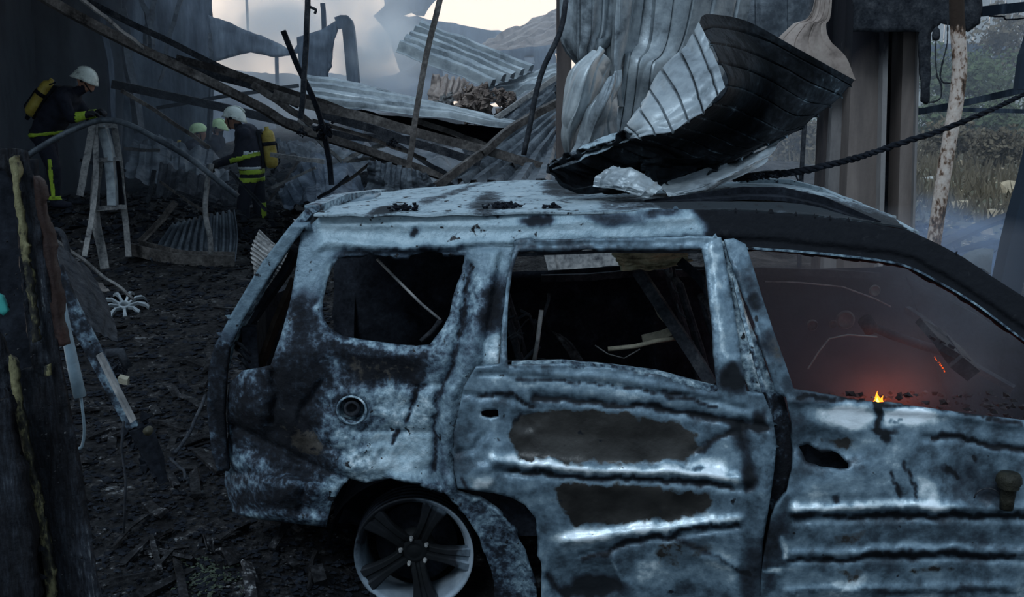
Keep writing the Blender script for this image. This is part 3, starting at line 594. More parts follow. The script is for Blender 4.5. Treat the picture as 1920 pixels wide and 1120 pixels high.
m = MB(); ring = [SD(1852 + 26 * math.cos(a), 938 + 22 * math.sin(a), -.055) for a in [math.pi * (1.05 + k * .1) for k in range(12)]]; m.tube(ring, .003, 5); m.build('handle_mark', M['dark'], fdoor, True)
o = panel('inner_skin', fdoor, [(1500, 775), (2170, 845), (2170, 1190), (1450, 1190), (1480, 950), (1500, 880)], [], dd(.06), BK, step=25, thick=.01)
o = panel('inner_skin', rdoor, [(890, 740), (1400, 790), (1430, 900), (1400, 1190), (1040, 1180), (1010, 950), (880, 900)], [], dd(.05), BK, step=25, thick=.01)
# centre pillar and seams seen between the doors
pil = [(1352, 445), (1362, 446), (1380, 520), (1400, 590), (1424, 650), (1446, 715), (1470, 745), (1484, 800), (1486, 870), (1470, 930), (1445, 965), (1435, 1100), (1430, 1210), (1405, 1210), (1412, 1000), (1432, 900), (1438, 800), (1410, 745), (1392, 700), (1376, 590), (1362, 520)]
panel('centre_pillar', car, pil, [], dd(.03), BM, step=6, disp=lambda x, y: feats(x, y, [('l', [(1376, 520), (1400, 620), (1430, 735), (1455, 800)], 5, .02)], 2),
      soot=lambda x, y: feats(x, y, [('p', [(1410, 740), (1500, 740), (1500, 1210), (1400, 1210)], 10, .9), ('l', [(1380, 540), (1405, 640), (1428, 735)], 5, -.4), ('b', 1440, 800, 12, 60, 0, -.35)], 4), thick=.04)
# upper edge of the B strut: thin bright inner strip
m = MB(); m.sweep([SD(x, y, -.01) for x, y in [(1376, 520), (1392, 590), (1412, 660), (1432, 735)]], prof_tube(.014, .012)); m.build('pillar_strip', BM, car)
# front wing beyond the picture's edge, so that the car goes on
wing = [(2200, 825), (2400, 850), (2700, 885), (2960, 930), (2990, 1010), (2960, 1150), (2860, 1200), (2850, 1120), (2790, 1040), (2680, 1000), (2560, 1010), (2470, 1070), (2430, 1150), (2425, 1215), (2200, 1215), (2225, 1000), (2222, 900)]
panel('front_wing', car, wing, [], dd(-.02), BM, step=14, disp=lambda x, y: .02 * (ridged(x / 120, y / 120, 3, 3) - .6), thick=.02)
# fuel filler neck in its round recess
fz = SD(660, 768); R0 = W(27, fz.y)
ff = MB(); ff.lathe([(R0 * 1.12, .012), (R0 * 1.0, .018), (R0 * .92, 0.0), (R0 * .86, -.045), (R0 * .3, -.06), (0, -.06)], fz, (0, -1, 0), 24)
fo = ff.build('fuel_filler_recess', BM, car, True)
ff = MB(); ff.lathe([(R0 * .52, -.06), (R0 * .55, -.02), (R0 * .60, .0), (R0 * .56, .012), (R0 * .40, .012), (R0 * .36, 0), (R0 * .30, -.03), (0, -.03)], fz + Vector((0, 0, .004)), (0.1, -1, .1), 20)
ff.build('fuel_filler_neck', M['dark'], fo, True)

# roof skin: from the rail across to the far side, crowned, sagging over the front
rr_ = [[(588, 403, 4.10), (620, 391, 4.35), (665, 371, 4.85), (716, 361, 5.30)],
       [(700, 404, 4.10), (725, 390, 4.35), (762, 368, 4.85), (790, 353, 5.30)],
       [(860, 402, 4.10), (870, 385, 4.35), (885, 360, 4.85), (900, 345, 5.32)],
       [(1040, 398, 4.10), (1035, 382, 4.35), (1030, 356, 4.85), (1028, 341, 5.32)],
       [(1250, 393, 4.10), (1240, 380, 4.35), (1225, 358, 4.85), (1215, 346, 5.32)],
       [(1400, 396, 4.10), (1395, 378, 4.35), (1385, 352, 4.85), (1378, 342, 5.32)],
       [(1560, 408, 4.10), (1540, 385, 4.4), (1520, 360, 4.85), (1500, 346, 5.32)],
       [(1700, 433, 4.12), (1690, 422, 4.4), (1660, 402, 4.85), (1610, 382, 5.32)]]
roof = sheet('roof_panel', None, None, rr_, M['roof'], n=(150, 40), crumple=.012, cscale=5, thick=.008, parent=car,
             soot=lambda u, v: feats(v * 1112 + 588, u * 60, [('b', 945 - 0, 20, 30, 18, 0, .9), ('b', 757, 10, 34, 12, 0, 1.3), ('b', 1190, 16, 60, 14, 0, .7), ('p', [(1220, -5), (1700, -5), (1700, 30), (1220, 30)], 12, 1.5), ('b', 1090, 45, 40, 16, 0, 1.0), ('b', 860, 40, 60, 8, 20, .6)], 6))
roof['label'] = 'ash-covered roof skin'
# lifted black rail strip along the front half of the roof
m = MB(); m.sweep([P(1210, 378, 4.3), P(1300, 372, 4.32), P(1400, 362, 4.35), P(1470, 364, 4.35), P(1540, 380, 4.32), P(1600, 402, 4.25), P(1650, 418, 4.2)], prof_l(.10, .035, .012), radii=[.3, .8, 1.2, 1.3, 1.2, .8, .3]); m.build('lifted_roof_strip', M['black'], car)
m = MB(); m.sweep([P(1385, 338, 5.2), P(1480, 340, 5.2), P(1540, 356, 5.15), P(1600, 383, 5.0), P(1660, 408, 4.8), P(1710, 436, 4.5)], prof_tube(.06, .02)); m.build('windscreen_header', M['roof'], car)
m = MB()
for (x, y, n_, sp) in ((757, 393, 40, 30), (940, 388, 60, 34), (1035, 392, 16, 20), (1170, 372, 30, 36), (1420, 335, 36, 70), (1110, 352, 20, 40)):
    for k in range(n_):
        q = P(x + rng.gauss(0, sp * .5), y + rng.gauss(0, 3), 4.22 if y > 380 else 4.7); m.chunk(q + Vector((0, 0, rng.random() * .01)), rng.uniform(.006, .018), rng, .7)
tag(m.build('roof_cinders', M['black'], car), None, None, kind='stuff')

# far side of the car, standing 1.55 m behind the near side
def far_depth(px, py): return 0 * np.asarray(px, float) + 5.42
far_out = [(700, 372), (1000, 362), (1400, 362), (1560, 370), (1700, 436), (1800, 505), (1900, 575), (1900, 900), (700, 900)]
far_w = [[(722, 400), (842, 388), (842, 500), (735, 500)], [(870, 392), (1190, 388), (1188, 498), (1015, 508), (870, 512)], [(1240, 390), (1560, 396), (1640, 450), (1700, 500), (1450, 506), (1240, 498)]]
panel('far_side_panel', car, far_out, far_w, far_depth, M['black'], step=10, disp=lambda x, y: feats(x, y, [('l', [(700, 525), (1200, 520), (1640, 518)], 6, .03), ('l', [(870, 560), (1200, 552), (1640, 556)], 7, -.03), ('l', [(1215, 380), (1220, 700)], 12, .03)], 3) + .02 * (ridged(x / 90, y / 90, 3, 3) - .6), thick=.03)
m = MB(); m.sweep([P(x, y, 5.36) for x, y in [(1015, 522), (1100, 520), (1190, 512), (1300, 512), (1430, 508), (1560, 512), (1650, 518)]], prof_tube(.03, .035)); m.build('far_window_sill', M['dark'], car)
# floor, sills and scuttle
m = MB(); m.box((1.25, 4.75, .22), (2.1, 1.3, .05)); m.box((-.42, 4.85, .52), (1.2, 1.1, .05)); m.build('floor_pan', M['black'], car)
m = MB(); m.box((.9, 4.08, .24), (1.9, .12, .14)); m.build('door_sill', M['black'], car)
m = MB()       # inner trim of the load bay: dark wall behind the quarter window
m.sweep([P(648, 486, 5.0), P(646, 640, 4.9), P(700, 700, 4.8)], prof_tube(.10, .05)); m.build('load_bay_pillar', M['black'], car)
panel('load_bay_trim', car, ragged([(652, 478), (900, 470), (940, 560), (920, 720), (660, 700), (646, 600), (650, 520)], 5), [], lambda x, y: 0 * x + 4.95, M['black'], step=12, disp=lambda x, y: .02 * ridged(x / 60, y / 60, 4, 3), thick=.02)
m = MB(); m.tube([P(707, 486, 4.25), P(740, 520, 4.22), P(790, 570, 4.18), P(826, 600, 4.15)], .006, 8); o = m.build('gas_strut', M['palesteel'], car, True); o['label'] = 'thin bare metal gas strut'
m = MB(); m.tube([P(790, 640, 4.3), P(812, 620, 4.3), P(826, 600, 4.28)], .012, 6); m.build('strut_bracket', M['dark'], car, True)

# tailgate: seen edge on, a bent frame standing open behind the rear corner
def strip(name, outer, inner, Yo, m_, th=.03, lab=None):
    poly = outer + inner[::-1]
    return panel(name, tg, poly, [], lambda x, y: np.interp(y, [p[1] for p in Yo], [p[0] for p in Yo]) + 0 * x, m_, step=5, disp=lambda x, y: .006 * (ridged(x / 60, y / 60, 8, 3) - .6), thick=th,
                 soot=lambda x, y: feats(x, y, [('p', [(380, 640), (470, 640), (440, 900), (380, 900)], 30, .9), ('p', [(520, 380), (720, 350), (720, 400), (560, 470), (470, 560)], 15, -.05)], 6), calm=lambda x, y: .75 * (y < 640) + .2)
tg = MB(); tgp = [P(582, 396, 4.12), P(545, 440, 4.14), P(505, 505, 4.15), P(462, 585, 4.16), P(425, 650, 4.17), P(408, 720, 4.17), P(404, 800, 4.15), P(412, 870, 4.12)]
tg.sweep([p + Vector((0, .04, 0)) for p in tgp], prof_tube(.05, .03)); tg = tg.build('tailgate', BM, car); tg['label'] = 'bent tailgate edge with a pale brushed strip'
strip('tailgate_edge', [(714, 362), (642, 367), (575, 390), (541, 427), (492, 491), (436, 585), (402, 649), (391, 690), (388, 770), (397, 850), (408, 884)],
      [(700, 372), (650, 380), (604, 398), (582, 415), (567, 431), (511, 510), (455, 600), (429, 656), (424, 700), (420, 780), (424, 850), (428, 884)], [(4.9, 362), (4.5, 385), (4.1, 420), (4.12, 600), (4.12, 900)], BM)
m = MB(); m.sweep([P(555, 470, 4.2), P(535, 510, 4.22), P(500, 560, 4.25), P(465, 610, 4.26), P(440, 650, 4.26)], prof_tube(.045, .03)); m.build('window_rubber', M['black'], tg)
m = MB(); m.sweep([P(555, 520, 4.24), P(520, 600, 4.28), P(495, 670, 4.28), P(470, 720, 4.25)], prof_tube(.05, .02), soot=.3); o = m.build('hinge_channel', flat('rusted_inner_edge', (.022, .014, .010), var=.5), tg)
m = MB()
for k in range(7):
    a, b = P(438 + k * 5, 640 + k * 14, 4.22), P(470 - k * 2, 665 + k * 14, 4.2); m.tube([a, (a + b) / 2 + Vector((0, -.02, .02)), b], .008, 5)
m.build('corner_wiring', M['dark'], tg, True)
m = MB(); m.sweep([P(585, 392, 4.2), P(640, 370, 4.6), P(714, 361, 5.3)], prof_tube(.06, .03)); m.build('rear_header', BM, tg)
m = MB(); m.sweep([Vector((-1.06, 4.2, .78)), Vector((-1.14, 4.7, .80)), Vector((-1.06, 5.25, .78))], prof_tube(.06, .42)); m.build('lower_panel', M['black'], tg)
m = MB(); m.sweep([P(714, 361, 5.3), P(690, 420, 5.3), P(640, 520, 5.3), P(632, 600, 5.3)], prof_tube(.05, .04)); m.build('far_frame', M['black'], tg)
m = MB(); m.sweep([Vector((-1.05, 4.25, .32)), Vector((-1.12, 4.7, .32)), Vector((-1.02, 5.3, .32))], prof_tube(.08, .22)); m.build('rear_bumper_beam', M['black'], car)

# wheel arch and wheel
wc = SD(775, 1045); wc.y += .02
m = MB(); A = [(wc + Vector((.36 * math.cos(a), 0, .33 * math.sin(a) + .0))) for a in [math.pi * k / 14 for k in range(15)]]
vs = []; fs = []
for i, p in enumerate(A):
    vs += [p + Vector((0, .02, 0)), p + Vector((0, .5, 0))]
for i in range(14): fs.append((2 * i, 2 * i + 1, 2 * i + 3, 2 * i + 2))
m.add(vs, fs); m.build('wheel_arch_liner', M['black'], car, True)
m = MB(); m.box(wc + Vector((0, .5, .05)), (.8, .04, .7)); m.build('arch_inner_wall', M['black'], car)
wr = W(120, wc.y)
wh = MB(); wh.lathe([(wr * .97, 0.0), (wr, -.004), (wr * 1.0, .012), (wr * .955, .018), (wr * .93, .03), (wr * .88, .10), (wr * .88, .17), (wr * .97, .19), (wr * .93, .19), (wr * .85, .17), (wr * .85, .05), (wr * .9, .02), (wr * .93, .004), (wr * .97, 0)], wc, (0, 1, 0), 64)
wheel = wh.build('wheel', M['alloy'], car, True, True); attr(wheel.data, 'soot', [-.6 + 1.1 * max(0, math.sin(math.atan2(v.co.z - wc.z, v.co.x - wc.x) - .9)) for v in wheel.data.vertices]); wheel['label'] = 'sooted five-spoke alloy wheel without a tyre'
for k in range(5):
    a0 = math.radians(66 + 72 * k); m = MB()
    def WP(r, s_, d): return wc + Vector((math.cos(a0) * r - math.sin(a0) * s_, d, math.sin(a0) * r + math.cos(a0) * s_))
    rs = np.linspace(.16, .93, 7); half = [.15, .135, .135, .145, .17, .205, .24]; dp = [.045, .03, .022, .016, .012, .008, .004]
    cross = [(-1, .5), (-.92, .0), (-.80, -.12), (-.30, -.12), (-.16, .25), (.16, .25), (.30, -.12), (.80, -.12), (.92, 0), (1, .5), (.9, 1.6), (-.9, 1.6)]
    rows = []; so = []
    for r_, h_, d_ in zip(rs, half, dp):
        rows += [WP(wr * r_, wr * h_ * cx, d_ + .022 * cy) for cx, cy in cross]; so += [.9 - 1.5 * max(0, (r_ - .45)) * (1.1 if k in (0, 3, 4) else .55)] * len(cross)
    nc = len(cross); fs = [(i * nc + j, i * nc + (j + 1) % nc, (i + 1) * nc + (j + 1) % nc, (i + 1) * nc + j) for i in range(6) for j in range(nc)] + [tuple(range(nc)), tuple(6 * nc + j for j in range(nc - 1, -1, -1))]
    m.v = [tuple(v) for v in rows]; m.f = fs; m.soot = so
    sp = m.build('spoke', M['alloy'], wheel, False, True)
    m = MB(); bp = wc + Vector((math.cos(a0 + .63) * wr * .235, .03, math.sin(a0 + .63) * wr * .235)); m.lathe([(0, -.014), (.006, -.012), (.008, 0), (.010, .01)], bp, (0, 1, 0), 8); m.build('wheel_bolt', M['palesteel'], wheel)
m = MB(); m.lathe([(0, .028), (wr * .10, .03), (wr * .14, .035), (wr * .16, .03), (wr * .22, .045), (wr * .32, .05), (wr * .34, .09)], wc, (0, 1, 0), 32, soot=1.0); m.build('hub', M['alloy'], wheel, True)
m = MB(); m.lathe([(.02, .13), (wr * .7, .13), (wr * .7, .15), (.02, .15)], wc, (0, 1, 0), 32); m.build('brake_disc', M['black'], wheel, True)
m = MB()       # beads of burnt tyre wire round the rim
for k in range(4): m.tube([wc + Vector((wr * (.99 + .008 * k) * math.cos(a), .04 + .03 * k, wr * (.99 + .008 * k) * math.sin(a))) for a in np.linspace(0, 2 * math.pi, 40)], .006, 5)
m.build('tyre_wires', M['black'], wheel, True)

# cabin: seat frames, fallen lining, wheel column, dash frame, wires
def seat(cx, cy, lean, wid):
    m = MB(); c = Vector((cx, cy, .45))
    a = [c + Vector((0, -wid, 0)), c + Vector((-lean * .4, -wid, .28)), c + Vector((-lean, -wid * .9, .60)), c + Vector((-lean, wid * .9, .60)), c + Vector((-lean * .4, wid, .28)), c + Vector((0, wid, 0))]
    m.tube(a, .018, 8)
    for k in range(5):
        f = .15 + .18 * k; m.tube([c + Vector((-lean * f, -wid, .62 * f)), c + Vector((-lean * f - .02, 0, .62 * f)), c + Vector((-lean * f, wid, .62 * f))], .005, 5)
    m.box(c + Vector((.24, 0, -.04)), (.48, wid * 2, .06)); m.tube([c + Vector((-lean, -.06, .60)), c + Vector((-lean * 1.1, -.06, .72)), c + Vector((-lean * 1.1, .06, .72)), c + Vector((-lean, .06, .60))], .008, 6)
    m.box(c + Vector((.2, -wid, -.14)), (.4, .03, .12)); m.box(c + Vector((.2, wid, -.14)), (.4, .03, .12))
    return m.build('seat_frame', M['dark'], car)
seat(.10, 4.95, .16, .24); seat(.95, 5.02, .18, .23); seat(1.0, 4.35, .18, .20)
m = MB(); m.sweep([P(1196, 508, 4.5), P(1250, 590, 4.45), P(1300, 665, 4.4), P(1335, 722, 4.35)], prof_tube(.03, .05)); m.build('belt_pillar_bar', M['dark'], car)
m = MB(); m.sweep([P(1275, 490, 4.5), P(1310, 520, 4.5), P(1340, 560, 4.5)], prof_tube(.03, .04)); m.build('seat_side_bar', M['black'], car)
m = MB(); m.tube([P(1015, 582, 4.3), P(1008, 640, 4.3), P(1001, 682, 4.3)], .009, 8); m.build('headrest_rod', M['palesteel'], car, True)
m = MB(); m.sweep([P(1228, 574, 4.5), P(1236, 592, 4.5), P(1250, 606, 4.5), P(1262, 622, 4.5)], prof_tube(.012, .03)); m.sweep([P(1262, 620, 4.5), P(1240, 628, 4.5), P(1204, 636, 4.5)], prof_tube(.012, .035)); o = m.build('warped_bracket', M['cream'], car); o['label'] = 'cream L-shaped scorched bracket'
m = MB(); m.tube([P(1140, 655, 4.4), P(1190, 650, 4.4), P(1230, 640, 4.42), P(1274, 634, 4.45)], .010, 7); m.build('bracket_rod', M['cream'], car, True)
m = MB(); m.tube([P(1116, 648, 4.5), P(1140, 664, 4.5), P(1170, 672, 4.5), P(1200, 655, 4.5)], .003, 5); m.build('loose_wire', M['palesteel'], car, True)
sheet('hanging_headliner', None, None, [[(1142, 466, 4.3), (1200, 466, 4.5), (1290, 464, 4.7)], [(1150, 478, 4.3), (1210, 480, 4.5), (1290, 474, 4.7)], [(1160, 490, 4.3), (1215, 496, 4.5), (1290, 484, 4.7)], [(1166, 508, 4.3), (1230, 505, 4.5), (1300, 488, 4.7)]], M['headliner'], n=(30, 40), crumple=.012, cscale=4, thick=.006, parent=car)['label'] = 'torn yellowish headliner hanging down'
sheet('torn_seat_cover', None, None, [[(1034, 620, 4.4), (1062, 634, 4.42)], [(1060, 655, 4.4), (1082, 656, 4.42)], [(1075, 680, 4.4), (1098, 682, 4.42)]], M['rubble'], n=(16, 10), crumple=.01, parent=car)
m = MB()
for k in range(14):
    a = P(960 + rng.uniform(0, 60), 600 + rng.uniform(-10, 90), 4.5); b = a + Vector((rng.uniform(-.1, .12), rng.uniform(-.1, .1), rng.uniform(-.12, .12))); m.tube([a, (a + b) / 2 + Vector((.01, 0, .02)), b], rng.uniform(.003, .009), 5)
m.build('seat_springs', M['dark'], car, True)
# dashboard frame and steering column
m = MB(); m.box(P(1768, 640, 4.6), (.20, .2, .03), Euler((.5, .45, .5)).to_matrix()); m.box(P(1795, 672, 4.6), (.13, .16, .07), Euler((.5, .6, .4)).to_matrix())
for k in range(3): m.box(P(1748 + 18 * k, 634 + 8 * k, 4.49), (.035, .012, .012), Euler((.5, .45, .5)).to_matrix(), soot=.8)
m.sweep([P(1700, 580, 5.1), P(1730, 600, 5.0), P(1775, 640, 4.9), P(1830, 690, 4.8), P(1900, 730, 4.7)], prof_tube(.03, .03)); o = m.build('dashboard_frame', M['dark'], car); o['label'] = 'buckled grey-brown dashboard frame'
m = MB(); m.tube([P(1626, 608, 4.8), P(1670, 628, 4.82), P(1720, 645, 4.85), P(1770, 660, 4.9)], .022, 10); m.tube([P(1622, 600, 4.78), P(1634, 618, 4.8)], .035, 10); m.build('steering_column', M['dark'], car, True)
m = MB(); m.tube([P(1515, 692, 4.5), P(1535, 660, 4.5), P(1555, 635, 4.5), P(1590, 628, 4.5), P(1645, 632, 4.5)], .0035, 6); m.build('bare_wire', M['palesteel'], car, True)
m = MB(); m.tube([P(1435, 528, 5.3), P(1500, 530, 5.3), P(1580, 538, 5.2), P(1640, 560, 5.1), P(1670, 575, 5.0)], .004, 5); m.build('roof_wire', M['palesteel'], car, True)
for (x, y, r_) in ((1523, 610, .03), (1562, 608, .022), (1585, 600, .05), (1640, 545, .03)):
    m = MB(); m.lathe([(0, -.02), (r_ * .6, -.02), (r_, 0), (r_ * .8, .01)], P(x, y, 5.3), (0, -1, 0), 14); m.build('door_card_fixing', M['brownsteel'], car, True)
m = MB()
for k in range(260):
    q = P(rng.uniform(1480, 1990), rng.uniform(735, 800), rng.uniform(4.3, 5.1)); m.chunk(q, rng.uniform(.008, .028), rng, .6)
tag(m.build('cabin_ash', M['rubble'], car), None, None, kind='stuff')
panel('scuttle_panel', car, [(1700, 520), (1920, 640), (2200, 840), (2200, 1000), (1900, 1000), (1780, 760)], [], lambda x, y: 0 * x + 5.3, M['black'], step=20, disp=lambda x, y: .05 * ridged(x / 90, y / 90, 4, 3), thick=.02)
sheet('bonnet', None, None, [[(2180, 815, 3.95), (2060, 700, 4.7), (1960, 640, 5.4)], [(2600, 870, 3.9), (2420, 760, 4.7), (2280, 690, 5.4)], [(2960, 925, 3.85), (2760, 810, 4.7), (2560, 720, 5.4)]], BM, n=(40, 30), crumple=.02, parent=car)
sheet('mirror_shell', None, None, [[(1800, 487, 5.7), (1815, 476, 5.7), (1838, 468, 5.72), (1861, 469, 5.74)], [(1808, 492, 5.66), (1824, 486, 5.66), (1840, 482, 5.68), (1858, 488, 5.7)], [(1822, 500, 5.66), (1834, 502, 5.66), (1844, 506, 5.68), (1855, 514, 5.7)]], M['mirror'], n=(14, 16), thick=.02, parent=car)

# the little fire on the cabin floor behind the front door
fl_pos = P(1648, 752, 4.35)
def flame_mesh(m, c, h, r_, seed):
    n_ = 10; ks = 8; vs = []
    for j in range(n_):
        t_ = j / (n_ - 1); rad = r_ * (math.sin(math.pi * min(1, .25 + t_ * .8)) ** 1.2) * (1 - t_ * .6) + .0008
        cx = math.sin(t_ * 5 + seed) * r_ * .5 * t_
        for k in range(ks):
            a = 2 * math.pi * k / ks; vs.append(Vector(c) + Vector((cx + rad * math.cos(a), rad * .6 * math.sin(a), h * t_)))
    m.add(vs, [(j * ks + k, j * ks + (k + 1) % ks, (j + 1) * ks + (k + 1) % ks, (j + 1) * ks + k) for j in range(n_ - 1) for k in range(ks)])
fire = MB(); flame_mesh(fire, P(1645, 758, 4.2), .055, .014, 1); flame_mesh(fire, P(1652, 758, 4.2), .036, .012, 3); flame_mesh(fire, P(1640, 758, 4.2), .03, .010, 5)
fo = fire.build('flame', M['flame'], None, True); base_origin(fo); tag(fo, 'small orange flame licking up behind the front door sill', 'flame')
fc = MB(); flame_mesh(fc, P(1645, 757, 4.185), .025, .007, 1); fc.build('flame_core', M['flamecore'], fo, True)
m = MB()
for k in range(14): m.chunk(P(1752 + k * 1.6 + rng.gauss(0, 1), 672 + k * 1.8 + rng.gauss(0, 1), 4.55), rng.uniform(.002, .005), rng)
for k in range(16): m.chunk(P(1480 + k * 7, 744 + k * .6, 4.3) + Vector((0, 0, .01)), rng.uniform(.002, .005), rng)
o = m.build('glowing_embers', M['ember']); base_origin(o); tag(o, 'glowing embers in the cabin behind the front door', 'embers', kind='stuff')
ld = bpy.data.lights.new('fire_light', 'POINT'); ld.energy = 2.6; ld.color = (1, .13, .03); ld.shadow_soft_size = .12
lo = bpy.data.objects.new('fire_light', ld); COL.objects.link(lo); lo.location = P(1665, 775, 4.62)
# ------------------------------------------------------------------ the ground and what closes the view
def ground_h(x, y):
    r = 0.03 * fbm(x * 2.2, y * 2.2, 0, 2, 5) * 2 + 0.10 * np.clip((y - 5) / 5, 0, 1) * fbm(x * .8, y * .8, 0, 12, 5) * 2
    r = r + 0.025 * (ridged(x * 3.1, y * 3.1, 4, 4) - .6)
    def mound(cx, cy, rx, ry, h): return h * np.exp(-((x - cx) / rx) ** 2 - ((y - cy) / ry) ** 2)
    r = r + mound(-5.6, 14.0, 2.2, 1.5, .5) + mound(-1.5, 19, 3.2, 3, 1.0) + mound(1.2, 15, 2.0, 2.6, .9) + mound(-4.6, 20, 3, 3, .7) + mound(.5, 24, 5, 4, 1.2)
    r = r - .17 * np.clip((x + .75) / .3, 0, 1) * np.clip((4.6 - y) / .5, 0, 1)
    return r
ys = np.concatenate([np.linspace(.6, 7, 130), np.geomspace(7.05, 26, 110), np.geomspace(26.5, 140, 36)])
us = np.linspace(-1, 1, 190)
X = us[None, :] * (1.6 + ys[:, None] * .72); Yg = np.repeat(ys[:, None], len(us), 1)
Z = ground_h(X, Yg)
fieldmask = (X > 5.6 + (Yg - 13) * .12) & (Yg > 10.5)
def grid_obj(name, X, Y, Z, mt):
    a, b = X.shape; idx = np.arange(a * b).reshape(a, b)
    fs = np.stack([idx[:-1, :-1], idx[:-1, 1:], idx[1:, 1:], idx[1:, :-1]], -1).reshape(-1, 4)
    return link(name, mesh(np.stack([X, Y, Z], -1).reshape(-1, 3), fs, name), mt, None, True)
gr = struct(grid_obj('ground', X, Yg, Z, M['ground'])); gr['label'] = 'burnt black debris-covered ground'
m2 = M['field']; gr.data.materials.append(m2)
a, b = X.shape; fm = (fieldmask[:-1, :-1] & fieldmask[1:, 1:]).ravel()
gr.data.polygons.foreach_set('material_index', fm.astype(np.int32)); 
def gz(x, y): return float(ground_h(np.array([x]), np.array([y]))[0])

# big smoke-dark hall wall, in upright sheets, closing the space at the side of the firefighters
wl = empty('wall_left', (-6, 21, 0)); struct(wl)
wx = -13.0; k = 0
while wx < -7.1:
    ww = rng.uniform(.75, 1.15); x0, x1 = wx, wx + ww; top = 6.5
    m = MB(); nseg = 8
    vs = []
    for i in range(nseg + 1):
        xx = x0 + (x1 - x0) * i / nseg; rb = .05 if i % 2 else 0
        for zz in np.linspace(-.2, top, 9): vs.append((xx, 22 + .15 * math.sin(k) - rb + .06 * math.sin(zz * 2 + k * 1.7), zz))
    m.add(vs, [(i * 9 + j, (i + 1) * 9 + j, (i + 1) * 9 + j + 1, i * 9 + j + 1) for i in range(nseg) for j in range(8)])
    o = m.build('wall_sheet', M['wall'], wl); s_ = o.modifiers.new('t', 'SOLIDIFY'); s_.thickness = .03
    wx = x1 + .015; k += 1
m = MB(); m.box((-8.0, 15.5, 3.0), (.25, 12.5, 7.0)); struct(m.build('wall_side', M['wall']))
# unseen roof sheeting, added to put the left end of the hall in shade
sheet('shade_roof', 'unseen sagging soot-black roof sheeting added to shade the hall end by the tall wall', 'roof', [[(-500, -420, 7.5), (-100, -340, 7.5), (420, -330, 7.5)], [(-420, -200, 13), (0, -150, 13), (330, -170, 13)], [(-300, -90, 21), (50, -80, 21), (230, -60, 21)]], M['galvdark'], n=(60, 60), ribs=22, axis=1, depth=.05, crumple=.15, seed=5)
# dark leaning wall panels behind the beams
PN = [('smoke_veiled_panel', 'dark blue-grey upright panel behind the white-helmeted stooping firefighter', [(0, -20), (225, -20), (232, 150), (228, 420), (0, 430)], 18.0, M['wall']),
      ('torn_wall_panel', 'tall blue-grey torn panel with creased upright folds beside the dark hall wall', [(226, -20), (395, -20), (402, 120), (396, 270), (380, 330), (230, 330)], 19.0, M['wallblue'])]
for nm, lb, poly, Y, mt in PN:
    o = panel(nm, None, ragged(poly, 3, 5, 12), [], lambda x, y, Y=Y: 0 * x + Y, mt, step=9, disp=lambda x, y: .16 * (ridged(x / 55, y / 260, 4, 4) - .6) * 2 + .05 * fbm(x / 30, y / 30, 0, 5, 3), thick=.03,
              soot=lambda x, y: fbm(x / 60, y / 200, 0, 8, 4) * 1.5)
    base_origin(o); tag(o, lb, 'panel')
o = panel('hanging_roof_sheet', None, ragged([(390, 28), (430, 42), (470, 60), (520, 80), (548, 96), (556, 84), (562, 100), (520, 108), (470, 98), (430, 108), (402, 116), (396, 70)], 2, 5), [], lambda x, y: 0 * x + 18.5, M['wallblue'], step=6, disp=lambda x, y: .1 * ridged(x / 60, y / 40, 4, 3), thick=.05)
base_origin(o); tag(o, 'dark blue arched roof sheet hanging down above the helmets', 'roof sheet')
o = panel('bent_cladding_panel', None, [(556, 70), (604, 55), (632, 37), (634, 46), (628, 72), (620, 118), (611, 152), (572, 150), (560, 120)], [], lambda x, y: 0 * x + 17.0, M['wallblue'], step=6, disp=lambda x, y: .1 * ridged(x / 60, y / 50, 4, 3), thick=.05)
base_origin(o); tag(o, 'dark blue cladding panel with a slanting top beside the bent post', 'panel')
beam('bent_gable_post', 'thick dark blue post bent over at its top beside the cladding panel', 'post', [(632, 44, 17), (650, 42, 17), (657, 90, 17), (664, 166, 17), (676, 340, 17)], M['wallblue'], 21, 't', seg=16, wob=.004)
beam('upright_stub', 'short dark upright stub sticking up above the slanting cladding panel', 'post', [(605, 6, 17.2), (608, 60, 17.2), (616, 340, 17.2)], M['wallblue'], 8, 't', wob=.0)
beam('far_mast', 'thin hazy upright mast against the pale sky', 'post', [(462, -10, 22), (466, 75, 22)], M['wallblue'], 4, 't', wob=0)
beam('far_mast', 'thin hazy mast beside the bent post, lower down', 'post', [(518, 80, 20), (524, 330, 20)], M['wallblue'], 6, 't', wob=0)

